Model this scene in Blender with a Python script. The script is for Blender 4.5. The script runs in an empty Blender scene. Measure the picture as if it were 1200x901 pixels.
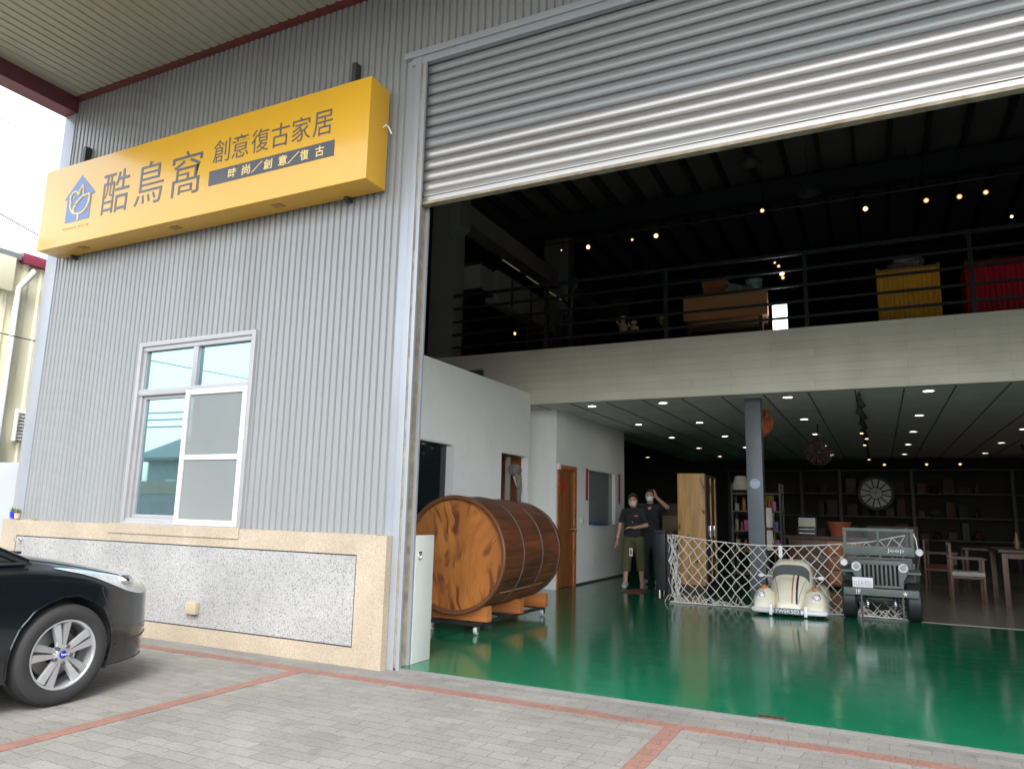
import bpy, bmesh, math, random
from mathutils import Vector, Matrix, noise
R = math.radians
rnd = random.Random(7)
sc = bpy.context.scene
COL = sc.collection

# ------------------------------------------------------------------ camera, sky, sun, exposure
cam_d = bpy.data.cameras.new('camera'); cam = bpy.data.objects.new('camera', cam_d); COL.objects.link(cam)
cam_d.sensor_width = 36.0; cam_d.lens = 25.70; cam_d.clip_start = 0.05; cam_d.clip_end = 3000
_r = Vector((0.89606, 0.44337, 0.02232)); _u = Vector((0.05582, -0.16241, 0.98514)); _f = Vector((-0.44040, 0.88150, 0.17028))
M = Matrix((( _r.x, _u.x, -_f.x, 3.573), (_r.y, _u.y, -_f.y, -5.229), (_r.z, _u.z, -_f.z, 1.30), (0, 0, 0, 1)))
cam.matrix_world = M
sc.camera = cam
SUN_EL, SUN_AZ = 52.0, 148.0        # azimuth measured from +Y towards +X
w = bpy.data.worlds.new("World"); sc.world = w; w.use_nodes = True
wn = w.node_tree.nodes; wl = w.node_tree.links; wn.clear()
sky = wn.new('ShaderNodeTexSky'); sky.sky_type = 'NISHITA'; sky.sun_disc = False
sky.sun_elevation = R(SUN_EL); sky.sun_rotation = R(SUN_AZ); sky.dust_density = 2.0; sky.air_density = 1.0; sky.ozone_density = 1.0
bg = wn.new('ShaderNodeBackground'); bg.inputs['Strength'].default_value = 0.15
wo = wn.new('ShaderNodeOutputWorld')
hs = wn.new('ShaderNodeHueSaturation'); hs.inputs['Saturation'].default_value = 0.36
wl.new(sky.outputs[0], hs.inputs['Color']); wl.new(hs.outputs[0], bg.inputs[0]); wl.new(bg.outputs[0], wo.inputs[0])
sun_d = bpy.data.lights.new('sun', 'SUN'); sun_d.energy = 0.5; sun_d.angle = R(20); sun_d.color = (1.0, 0.96, 0.9)
sun = bpy.data.objects.new('sun', sun_d); COL.objects.link(sun)
_d = Vector((math.sin(R(SUN_AZ)) * math.cos(R(SUN_EL)), math.cos(R(SUN_AZ)) * math.cos(R(SUN_EL)), math.sin(R(SUN_EL))))
sun.rotation_euler = (-_d).to_track_quat('-Z', 'Y').to_euler(); sun.location = (0, -20, 30)
sc.view_settings.view_transform = 'Standard'; sc.view_settings.look = 'None'
sc.view_settings.exposure = 2.5; sc.view_settings.gamma = 1.0; sc.view_settings.use_curve_mapping = False
sc.cycles.max_bounces = 8; sc.cycles.diffuse_bounces = 5; sc.cycles.glossy_bounces = 4
sc.cycles.sample_clamp_indirect = 4.0
sc.cycles.use_denoising = True

# ------------------------------------------------------------------ materials
MATS = {}
def mat(name, col, rough=0.6, metal=0.0, var=0.12, vscale=3.0, bump=0.0, bscale=30.0, coat=0.0, spec=0.5, alpha=1.0,
        dirt=None, dscale=1.5, damt=0.5, rvar=0.0, stretch=(1, 1, 1)):
    """procedural material: base colour broken up by noise, optional dirt blotches, fine bump"""
    if name in MATS: return MATS[name]
    m = bpy.data.materials.new(name); m.use_nodes = True; MATS[name] = m
    nt = m.node_tree; N = nt.nodes; L = nt.links
    b = N['Principled BSDF']
    b.inputs['Roughness'].default_value = rough; b.inputs['Metallic'].default_value = metal
    b.inputs['Specular IOR Level'].default_value = spec
    if coat: b.inputs['Coat Weight'].default_value = coat; b.inputs['Coat Roughness'].default_value = 0.05
    if alpha < 1: b.inputs['Alpha'].default_value = alpha
    tc = N.new('ShaderNodeTexCoord'); mp = N.new('ShaderNodeMapping'); mp.inputs['Scale'].default_value = stretch
    L.new(tc.outputs['Object'], mp.inputs['Vector'])
    n1 = N.new('ShaderNodeTexNoise'); n1.inputs['Scale'].default_value = vscale; n1.inputs['Detail'].default_value = 6
    L.new(mp.outputs[0], n1.inputs['Vector'])
    mr = N.new('ShaderNodeMapRange'); mr.inputs['From Min'].default_value = 0.3; mr.inputs['From Max'].default_value = 0.7
    mr.inputs['To Min'].default_value = 1 - var; mr.inputs['To Max'].default_value = 1 + var
    L.new(n1.outputs['Fac'], mr.inputs['Value'])
    vm = N.new('ShaderNodeVectorMath'); vm.operation = 'SCALE'; vm.inputs[0].default_value = col
    L.new(mr.outputs[0], vm.inputs['Scale'])
    out = vm.outputs[0]
    if dirt:
        n2 = N.new('ShaderNodeTexNoise'); n2.inputs['Scale'].default_value = dscale; n2.inputs['Detail'].default_value = 8; n2.inputs['Roughness'].default_value = 0.65
        L.new(mp.outputs[0], n2.inputs['Vector'])
        r2 = N.new('ShaderNodeMapRange'); r2.inputs['From Min'].default_value = 0.5; r2.inputs['From Max'].default_value = 0.75
        r2.inputs['To Max'].default_value = damt
        L.new(n2.outputs['Fac'], r2.inputs['Value'])
        mx = N.new('ShaderNodeMix'); mx.data_type = 'RGBA'; mx.inputs['B'].default_value = (*dirt, 1)
        L.new(r2.outputs[0], mx.inputs['Factor']); L.new(out, mx.inputs['A']); out = mx.outputs['Result']
    L.new(out, b.inputs['Base Color'])
    if rvar:
        r3 = N.new('ShaderNodeMapRange'); r3.inputs['From Min'].default_value = 0.3; r3.inputs['From Max'].default_value = 0.7
        r3.inputs['To Min'].default_value = max(0, rough - rvar); r3.inputs['To Max'].default_value = rough + rvar
        L.new(n1.outputs['Fac'], r3.inputs['Value']); L.new(r3.outputs[0], b.inputs['Roughness'])
    if bump:
        n4 = N.new('ShaderNodeTexNoise'); n4.inputs['Scale'].default_value = bscale; n4.inputs['Detail'].default_value = 4
        L.new(mp.outputs[0], n4.inputs['Vector'])
        bp = N.new('ShaderNodeBump'); bp.inputs['Strength'].default_value = bump; bp.inputs['Distance'].default_value = 0.01
        L.new(n4.outputs['Fac'], bp.inputs['Height']); L.new(bp.outputs[0], b.inputs['Normal'])
    return m

def nodes_of(m): return m.node_tree.nodes, m.node_tree.links, m.node_tree.nodes['Principled BSDF']

def emit(name, col, s):
    if name in MATS: return MATS[name]
    m = bpy.data.materials.new(name); m.use_nodes = True; MATS[name] = m
    b = m.node_tree.nodes['Principled BSDF']; b.inputs['Base Color'].default_value = (*col, 1)
    b.inputs['Emission Color'].default_value = (*col, 1); b.inputs['Emission Strength'].default_value = s
    return m

def paver_mat(name, c1, c2, mortar, bw, bh, tint_var=0.25):
    m = bpy.data.materials.new(name); m.use_nodes = True; MATS[name] = m
    N, L, b = nodes_of(m); b.inputs['Roughness'].default_value = 0.85
    tc = N.new('ShaderNodeTexCoord')
    nw = N.new('ShaderNodeTexNoise'); nw.inputs['Scale'].default_value = 14; L.new(tc.outputs['Object'], nw.inputs['Vector'])
    va = N.new('ShaderNodeVectorMath'); va.operation = 'SUBTRACT'; va.inputs[1].default_value = (.5, .5, .5); L.new(nw.outputs['Color'], va.inputs[0])
    vs = N.new('ShaderNodeVectorMath'); vs.operation = 'SCALE'; vs.inputs['Scale'].default_value = 0.04; L.new(va.outputs[0], vs.inputs[0])
    vadd = N.new('ShaderNodeVectorMath'); L.new(tc.outputs['Object'], vadd.inputs[0]); L.new(vs.outputs[0], vadd.inputs[1])
    br = N.new('ShaderNodeTexBrick'); br.inputs['Scale'].default_value = 1.0
    br.inputs['Brick Width'].default_value = bw; br.inputs['Row Height'].default_value = bh; br.inputs['Mortar Size'].default_value = 0.0035
    br.inputs['Mortar Smooth'].default_value = 0.4
    br.inputs['Color1'].default_value = (*c1, 1); br.inputs['Color2'].default_value = (*c2, 1); br.inputs['Mortar'].default_value = (*mortar, 1)
    L.new(vadd.outputs[0], br.inputs['Vector'])
    n = N.new('ShaderNodeTexNoise'); n.inputs['Scale'].default_value = 1.1; n.inputs['Detail'].default_value = 9; n.inputs['Roughness'].default_value = 0.7
    L.new(tc.outputs['Object'], n.inputs['Vector'])
    mr = N.new('ShaderNodeMapRange'); mr.inputs['From Min'].default_value = .3; mr.inputs['From Max'].default_value = .7
    mr.inputs['To Min'].default_value = 1 - tint_var; mr.inputs['To Max'].default_value = 1 + tint_var * .7
    L.new(n.outputs['Fac'], mr.inputs['Value'])
    n3 = N.new('ShaderNodeTexNoise'); n3.inputs['Scale'].default_value = 60; n3.inputs['Detail'].default_value = 4; L.new(tc.outputs['Object'], n3.inputs['Vector'])
    mr3 = N.new('ShaderNodeMapRange'); mr3.inputs['From Min'].default_value = .25; mr3.inputs['From Max'].default_value = .75; mr3.inputs['To Min'].default_value = .82; mr3.inputs['To Max'].default_value = 1.15
    L.new(n3.outputs['Fac'], mr3.inputs['Value'])
    mm = N.new('ShaderNodeMath'); mm.operation = 'MULTIPLY'; L.new(mr.outputs[0], mm.inputs[0]); L.new(mr3.outputs[0], mm.inputs[1])
    sc_ = N.new('ShaderNodeVectorMath'); sc_.operation = 'SCALE'; L.new(br.outputs['Color'], sc_.inputs[0]); L.new(mm.outputs[0], sc_.inputs['Scale'])
    # dark stains
    ns = N.new('ShaderNodeTexNoise'); ns.inputs['Scale'].default_value = 5.5; ns.inputs['Detail'].default_value = 5; L.new(tc.outputs['Object'], ns.inputs['Vector'])
    ms = N.new('ShaderNodeMapRange'); ms.inputs['From Min'].default_value = .60; ms.inputs['From Max'].default_value = .74; ms.inputs['To Max'].default_value = .55
    L.new(ns.outputs['Fac'], ms.inputs['Value'])
    mx = N.new('ShaderNodeMix'); mx.data_type = 'RGBA'; mx.inputs['B'].default_value = (.085, .08, .07, 1)
    L.new(ms.outputs[0], mx.inputs['Factor']); L.new(sc_.outputs[0], mx.inputs['A']); L.new(mx.outputs['Result'], b.inputs['Base Color'])
    bp = N.new('ShaderNodeBump'); bp.inputs['Strength'].default_value = .5; bp.inputs['Distance'].default_value = .006
    inv = N.new('ShaderNodeMath'); inv.operation = 'SUBTRACT'; inv.inputs[0].default_value = 1; L.new(br.outputs['Fac'], inv.inputs[1])
    ad = N.new('ShaderNodeMath'); ad.operation = 'MULTIPLY_ADD'; L.new(n3.outputs['Fac'], ad.inputs[0]); ad.inputs[1].default_value = .35; L.new(inv.outputs[0], ad.inputs[2])
    L.new(ad.outputs[0], bp.inputs['Height']); L.new(bp.outputs[0], b.inputs['Normal'])
    return m

def pebble_mat(name, base, specks, scale=90, amt=0.5):
    """washed-stone render: base colour with voronoi pebbles of other tones"""
    m = bpy.data.materials.new(name); m.use_nodes = True; MATS[name] = m
    N, L, b = nodes_of(m); b.inputs['Roughness'].default_value = 0.75
    tc = N.new('ShaderNodeTexCoord')
    v = N.new('ShaderNodeTexVoronoi'); v.inputs['Scale'].default_value = scale; L.new(tc.outputs['Object'], v.inputs['Vector'])
    sp = N.new('ShaderNodeSeparateColor'); L.new(v.outputs['Color'], sp.inputs[0])
    cr = N.new('ShaderNodeValToRGB'); cr.color_ramp.interpolation = 'CONSTANT'
    e = cr.color_ramp.elements; e[0].position = 0; e[0].color = (*base, 1); e[1].position = 1 - amt; e[1].color = (*specks[0], 1)
    for i, s_ in enumerate(specks[1:]):
        q = cr.color_ramp.elements.new(1 - amt + amt * (i + 1) / len(specks)); q.color = (*s_, 1)
    L.new(sp.outputs[0], cr.inputs[0])
    n = N.new('ShaderNodeTexNoise'); n.inputs['Scale'].default_value = 2.2; n.inputs['Detail'].default_value = 8; L.new(tc.outputs['Object'], n.inputs['Vector'])
    mr = N.new('ShaderNodeMapRange'); mr.inputs['From Min'].default_value = .3; mr.inputs['From Max'].default_value = .7; mr.inputs['To Min'].default_value = .85; mr.inputs['To Max'].default_value = 1.07
    L.new(n.outputs['Fac'], mr.inputs['Value'])
    s_ = N.new('ShaderNodeVectorMath'); s_.operation = 'SCALE'; L.new(cr.outputs[0], s_.inputs[0]); L.new(mr.outputs[0], s_.inputs['Scale'])
    L.new(s_.outputs[0], b.inputs['Base Color'])
    bp = N.new('ShaderNodeBump'); bp.inputs['Strength'].default_value = .35; bp.inputs['Distance'].default_value = .004
    L.new(v.outputs['Distance'], bp.inputs['Height']); L.new(bp.outputs[0], b.inputs['Normal'])
    return m

def wood_mat(name, c1, c2, scale=6.0, stretch=(1, 1, .12), rough=.45, coat=0.0, contrast=(.35, .7), knots=False):
    m = bpy.data.materials.new(name); m.use_nodes = True; MATS[name] = m
    N, L, b = nodes_of(m); b.inputs['Roughness'].default_value = rough
    if coat: b.inputs['Coat Weight'].default_value = coat; b.inputs['Coat Roughness'].default_value = .12
    tc = N.new('ShaderNodeTexCoord'); mp = N.new('ShaderNodeMapping'); mp.inputs['Scale'].default_value = stretch; L.new(tc.outputs['Object'], mp.inputs['Vector'])
    n = N.new('ShaderNodeTexNoise'); n.inputs['Scale'].default_value = scale; n.inputs['Detail'].default_value = 8; n.inputs['Distortion'].default_value = 1.2; n.inputs['Roughness'].default_value = .6
    L.new(mp.outputs[0], n.inputs['Vector'])
    cr = N.new('ShaderNodeValToRGB'); e = cr.color_ramp.elements; e[0].position = contrast[0]; e[0].color = (*c2, 1); e[1].position = contrast[1]; e[1].color = (*c1, 1)
    L.new(n.outputs['Fac'], cr.inputs[0]); out = cr.outputs[0]
    if knots:
        n2 = N.new('ShaderNodeTexNoise'); n2.inputs['Scale'].default_value = 9; n2.inputs['Detail'].default_value = 3
        mp2 = N.new('ShaderNodeMapping'); mp2.inputs['Scale'].default_value = (1, 1, .45); L.new(tc.outputs['Object'], mp2.inputs['Vector']); L.new(mp2.outputs[0], n2.inputs['Vector'])
        r2 = N.new('ShaderNodeMapRange'); r2.inputs['From Min'].default_value = .62; r2.inputs['From Max'].default_value = .72; L.new(n2.outputs['Fac'], r2.inputs['Value'])
        mx = N.new('ShaderNodeMix'); mx.data_type = 'RGBA'; mx.inputs['B'].default_value = (c2[0] * .3, c2[1] * .3, c2[2] * .3, 1)
        L.new(r2.outputs[0], mx.inputs['Factor']); L.new(out, mx.inputs['A']); out = mx.outputs['Result']
    L.new(out, b.inputs['Base Color'])
    bp = N.new('ShaderNodeBump'); bp.inputs['Strength'].default_value = .15; bp.inputs['Distance'].default_value = .004; L.new(n.outputs['Fac'], bp.inputs['Height']); L.new(bp.outputs[0], b.inputs['Normal'])
    return m

# palette
CLAD = mat('cladding_paint', (.24, .249, .246), .42, .15, .05, 1.2, dirt=(.165, .155, .135), dscale=1.3, damt=.4, stretch=(1, 1, .12))
FLASH = mat('flashing_paint', (.30, .325, .35), .35, .2, .05, 2, dirt=(.3, .28, .25), dscale=3, damt=.25)
SLATU = mat('old_slat_paint', (.205, .217, .213), .38, .3, .06, 1.5, dirt=(.14, .135, .12), dscale=2.2, damt=.35, stretch=(.15, 1, 1))
SLATL = mat('bright_slat_steel', (.37, .355, .335), .36, .65, .07, 2, dirt=(.26, .21, .16), dscale=3, damt=.5, stretch=(.12, 1, 2.5))
RUST = mat('rusty_steel', (.30, .25, .18), .7, .3, .3, 9, dirt=(.16, .10, .06), dscale=6, damt=.8)
SOFFIT = mat('soffit_paint', (.33, .325, .27), .5, .1, .05, .7, dirt=(.33, .28, .19), dscale=.5, damt=.35)
MAROON = mat('maroon_paint', (.13, .035, .045), .45, .1, .12, 3)
REDTRIM = mat('red_trim_paint', (.11, .018, .014), .5, 0, .15, 3)
CREAM = pebble_mat('cream_washed_stone', (.37, .305, .215), [(.39, .33, .245), (.33, .27, .185), (.30, .24, .175), (.40, .345, .27)], 140, .6)
GREYP = pebble_mat('grey_washed_stone', (.32, .315, .30), [(.36, .36, .35), (.27, .27, .26), (.16, .16, .155), (.29, .28, .255)], 120, .5)
WHITE = mat('white_paint', (.74, .745, .75), .5, 0, .03, 2)
WALLW = mat('white_wall_plaster', (.85, .86, .84), .7, 0, .04, 1.2, bump=.05, bscale=60, dirt=(.5, .5, .48), dscale=1.2, damt=.3)
DARK = mat('dark_steel', (.045, .05, .05), .5, .3, .15, 4)
BLACK = mat('black_plastic', (.018, .018, .02), .45, 0, .15, 5)
CHROME = mat('chrome', (.75, .76, .78), .15, 1, .04, 8)
YEL = mat('yellow_acrylic', (.62, .34, .018), .3, 0, .05, .7, coat=.15, dirt=(.52, .31, .05), dscale=.6, damt=.3)
NAVY = mat('sign_grey_vinyl', (.075, .080, .095), .35, 0, .06, 6)
BLUELOGO = mat('logo_blue_vinyl', (.10, .17, .36), .35, 0, .05, 6)
PALEY = mat('pale_vinyl', (.82, .62, .25), .35, 0, .04, 6)
GREEN = None
PAVE = paver_mat('grey_pavers', (.195, .187, .17), (.158, .152, .139), (.115, .11, .10), .215, .108, .2)
PAVER = paver_mat('red_pavers', (.215, .112, .086), (.185, .096, .076), (.135, .08, .064), .11, .105, .14)
ASPH = mat('concrete_ground', (.11, .108, .102), .9, 0, .25, 2, bump=.4, bscale=80)
BARK = wood_mat('barrel_stave_wood', (.21, .058, .018), (.055, .017, .007), 4, (1, .15, 1), .5, .08)
ORW = wood_mat('orange_timber', (.55, .20, .06), (.34, .11, .03), 5, (.15, 1, 1), .45)
DOORW = wood_mat('door_wood', (.36, .13, .04), (.22, .075, .022), 7, (1, 1, .1), .35, .2)
PINE = wood_mat('knotty_pine', (.62, .36, .14), (.38, .20, .07), 8, (1, 1, .12), .5, 0, (.3, .62), True)
DARKW = wood_mat('dark_wood', (.10, .055, .03), (.05, .028, .016), 7, (1, 1, .15), .5)
MIDW = wood_mat('chair_wood', (.13, .06, .028), (.08, .037, .018), 8, (1, 1, .15), .45)
DISKM = emit('lamp_face', (1.0, .86, .66), 3.0)
BULB = emit('bulb_glow', (1.0, .66, .34), 3.0)
BULBD = emit('dim_bulb', (1.0, .72, .42), .35)
WHITEL = emit('white_light', (.9, .96, 1.0), 3.0)

def _floor():
    m = bpy.data.materials.new('green_epoxy'); m.use_nodes = True
    N, L, b = nodes_of(m)
    tc = N.new('ShaderNodeTexCoord')
    n = N.new('ShaderNodeTexNoise'); n.inputs['Scale'].default_value = .9; n.inputs['Detail'].default_value = 8; L.new(tc.outputs['Object'], n.inputs['Vector'])
    cr = N.new('ShaderNodeValToRGB'); e = cr.color_ramp.elements; e[0].position = .3; e[0].color = (.004, .115, .052, 1); e[1].position = .72; e[1].color = (.008, .15, .076, 1)
    L.new(n.outputs['Fac'], cr.inputs[0])
    n2 = N.new('ShaderNodeTexNoise'); n2.inputs['Scale'].default_value = 5; n2.inputs['Detail'].default_value = 10; n2.inputs['Roughness'].default_value = .7; L.new(tc.outputs['Object'], n2.inputs['Vector'])
    r2 = N.new('ShaderNodeMapRange'); r2.inputs['From Min'].default_value = .58; r2.inputs['From Max'].default_value = .72; r2.inputs['To Max'].default_value = .3; L.new(n2.outputs['Fac'], r2.inputs['Value'])
    mx = N.new('ShaderNodeMix'); mx.data_type = 'RGBA'; mx.inputs['B'].default_value = (.07, .25, .17, 1); L.new(r2.outputs[0], mx.inputs['Factor']); L.new(cr.outputs[0], mx.inputs['A'])
    L.new(mx.outputs['Result'], b.inputs['Base Color'])
    r3 = N.new('ShaderNodeMapRange'); r3.inputs['From Min'].default_value = .3; r3.inputs['From Max'].default_value = .7; r3.inputs['To Min'].default_value = .09; r3.inputs['To Max'].default_value = .17
    L.new(n2.outputs['Fac'], r3.inputs['Value']); L.new(r3.outputs[0], b.inputs['Roughness'])
    nb = N.new('ShaderNodeTexNoise'); nb.inputs['Scale'].default_value = 7; nb.inputs['Detail'].default_value = 3; L.new(tc.outputs['Object'], nb.inputs['Vector'])
    bp = N.new('ShaderNodeBump'); bp.inputs['Strength'].default_value = .05; bp.inputs['Distance'].default_value = .01; L.new(nb.outputs['Fac'], bp.inputs['Height']); L.new(bp.outputs[0], b.inputs['Normal'])
    return m
GREEN = _floor()

def _head():
    """burnt-grain barrel head: orange boards, fine grain, dark scorched strokes in patches"""
    m = bpy.data.materials.new('barrel_head_wood'); m.use_nodes = True
    N, L, b = nodes_of(m); b.inputs['Roughness'].default_value = .45; b.inputs['Coat Weight'].default_value = .12; b.inputs['Coat Roughness'].default_value = .2
    tc = N.new('ShaderNodeTexCoord')
    nw = N.new('ShaderNodeTexNoise'); nw.inputs['Scale'].default_value = 1.6; nw.inputs['Detail'].default_value = 2; L.new(tc.outputs['Object'], nw.inputs['Vector'])
    vs = N.new('ShaderNodeVectorMath'); vs.operation = 'SCALE'; vs.inputs['Scale'].default_value = .55; L.new(nw.outputs['Color'], vs.inputs[0])
    va = N.new('ShaderNodeVectorMath'); L.new(tc.outputs['Object'], va.inputs[0]); L.new(vs.outputs[0], va.inputs[1])
    def noise_at(rot, scl, sc_, det, dist=0.0):
        mp = N.new('ShaderNodeMapping'); mp.inputs['Rotation'].default_value = (0, R(rot), 0); mp.inputs['Scale'].default_value = scl; L.new(va.outputs[0], mp.inputs['Vector'])
        n = N.new('ShaderNodeTexNoise'); n.inputs['Scale'].default_value = sc_; n.inputs['Detail'].default_value = det; n.inputs['Distortion'].default_value = dist; L.new(mp.outputs[0], n.inputs['Vector']); return n.outputs['Fac']
    def rng(v, a, b_, lo=0, hi=1):
        r_ = N.new('ShaderNodeMapRange'); r_.interpolation_type = 'SMOOTHSTEP'; r_.inputs['From Min'].default_value = a; r_.inputs['From Max'].default_value = b_; r_.inputs['To Min'].default_value = lo; r_.inputs['To Max'].default_value = hi; L.new(v, r_.inputs['Value']); return r_.outputs[0]
    def mixc(f_, a, b_):
        x = N.new('ShaderNodeMix'); x.data_type = 'RGBA'; L.new(f_, x.inputs['Factor'])
        if isinstance(a, tuple): x.inputs['A'].default_value = (*a, 1)
        else: L.new(a, x.inputs['A'])
        x.inputs['B'].default_value = (*b_, 1); return x.outputs['Result']
    def mul(a, b_):
        x = N.new('ShaderNodeMath'); x.operation = 'MULTIPLY'; L.new(a, x.inputs[0]); L.new(b_, x.inputs[1]); return x.outputs[0]
    c = mixc(rng(noise_at(20, (1, 1, .5), 3, 5), .35, .65), (.52, .20, .045), (.36, .125, .03))
    c = mixc(rng(noise_at(24, (9, 1, .8), 3, 5), .45, .7, 0, .6), c, (.30, .10, .025))
    st1 = rng(noise_at(34, (4.5, 1, .55), 3.0, 4, .4), .50, .64)
    p1 = rng(noise_at(0, (1, 1, 1), 2.4, 2), .44, .60)
    c = mixc(mul(st1, p1), c, (.12, .038, .015))
    st2 = rng(noise_at(-52, (4.5, 1, .6), 2.6, 4, .4), .54, .66)
    p2 = rng(noise_at(10, (1, 1, 1.3), 2.1, 2), .50, .62)
    c = mixc(mul(st2, p2), c, (.14, .045, .018))
    L.new(c, b.inputs['Base Color'])
    return m
HEADW = _head()

def brick_lines(name, c1, c2, mortar, bw, bh, ms, axes='xz', rough=.6, off=.5):
    """boards / tiles on a wall or ceiling"""
    m = bpy.data.materials.new(name); m.use_nodes = True; MATS[name] = m
    N, L, b = nodes_of(m); b.inputs['Roughness'].default_value = rough
    tc = N.new('ShaderNodeTexCoord'); s = N.new('ShaderNodeSeparateXYZ'); c = N.new('ShaderNodeCombineXYZ'); L.new(tc.outputs['Object'], s.inputs[0])
    idx = {'x': 0, 'y': 1, 'z': 2}
    L.new(s.outputs[idx[axes[0]]], c.inputs[0]); L.new(s.outputs[idx[axes[1]]], c.inputs[1])
    br = N.new('ShaderNodeTexBrick'); br.inputs['Scale'].default_value = 1; br.inputs['Brick Width'].default_value = bw; br.inputs['Row Height'].default_value = bh
    br.inputs['Mortar Size'].default_value = ms; br.offset = off
    br.inputs['Color1'].default_value = (*c1, 1); br.inputs['Color2'].default_value = (*c2, 1); br.inputs['Mortar'].default_value = (*mortar, 1)
    L.new(c.outputs[0], br.inputs['Vector'])
    n = N.new('ShaderNodeTexNoise'); n.inputs['Scale'].default_value = 2; n.inputs['Detail'].default_value = 8; L.new(tc.outputs['Object'], n.inputs['Vector'])
    mr = N.new('ShaderNodeMapRange'); mr.inputs['From Min'].default_value = .3; mr.inputs['From Max'].default_value = .7; mr.inputs['To Min'].default_value = .92; mr.inputs['To Max'].default_value = 1.06; L.new(n.outputs['Fac'], mr.inputs['Value'])
    s2 = N.new('ShaderNodeVectorMath'); s2.operation = 'SCALE'; L.new(br.outputs['Color'], s2.inputs[0]); L.new(mr.outputs[0], s2.inputs['Scale'])
    L.new(s2.outputs[0], b.inputs['Base Color'])
    return m
FASCIA = brick_lines('pale_oak_boards', (.72, .69, .585), (.67, .64, .54), (.56, .53, .45), 1.15, .118, .003)
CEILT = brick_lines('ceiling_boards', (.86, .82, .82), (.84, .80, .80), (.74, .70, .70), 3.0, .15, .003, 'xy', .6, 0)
TILE = brick_lines('beige_floor_tiles', (.24, .215, .175), (.22, .195, .16), (.15, .135, .115), .6, .6, .004, 'xy', .25, 0)

# ------------------------------------------------------------------ mesh helpers
def wloc(o):
    v = Vector((0, 0, 0))
    while o is not None: v += Vector(o.location); o = o.parent
    return v
def tag(o, label=None, cat=None, group=None, kind=None):
    if label: o['label'] = label
    if cat: o['category'] = cat
    if group: o['group'] = group
    if kind: o['kind'] = kind
    return o
def thing(name, label, cat, loc=(0, 0, 0), group=None):
    o = bpy.data.objects.new(name, None); o.empty_display_size = .2; COL.objects.link(o); o.location = loc
    return tag(o, label, cat, group)
def struct(o): o['kind'] = 'structure'; return o

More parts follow.
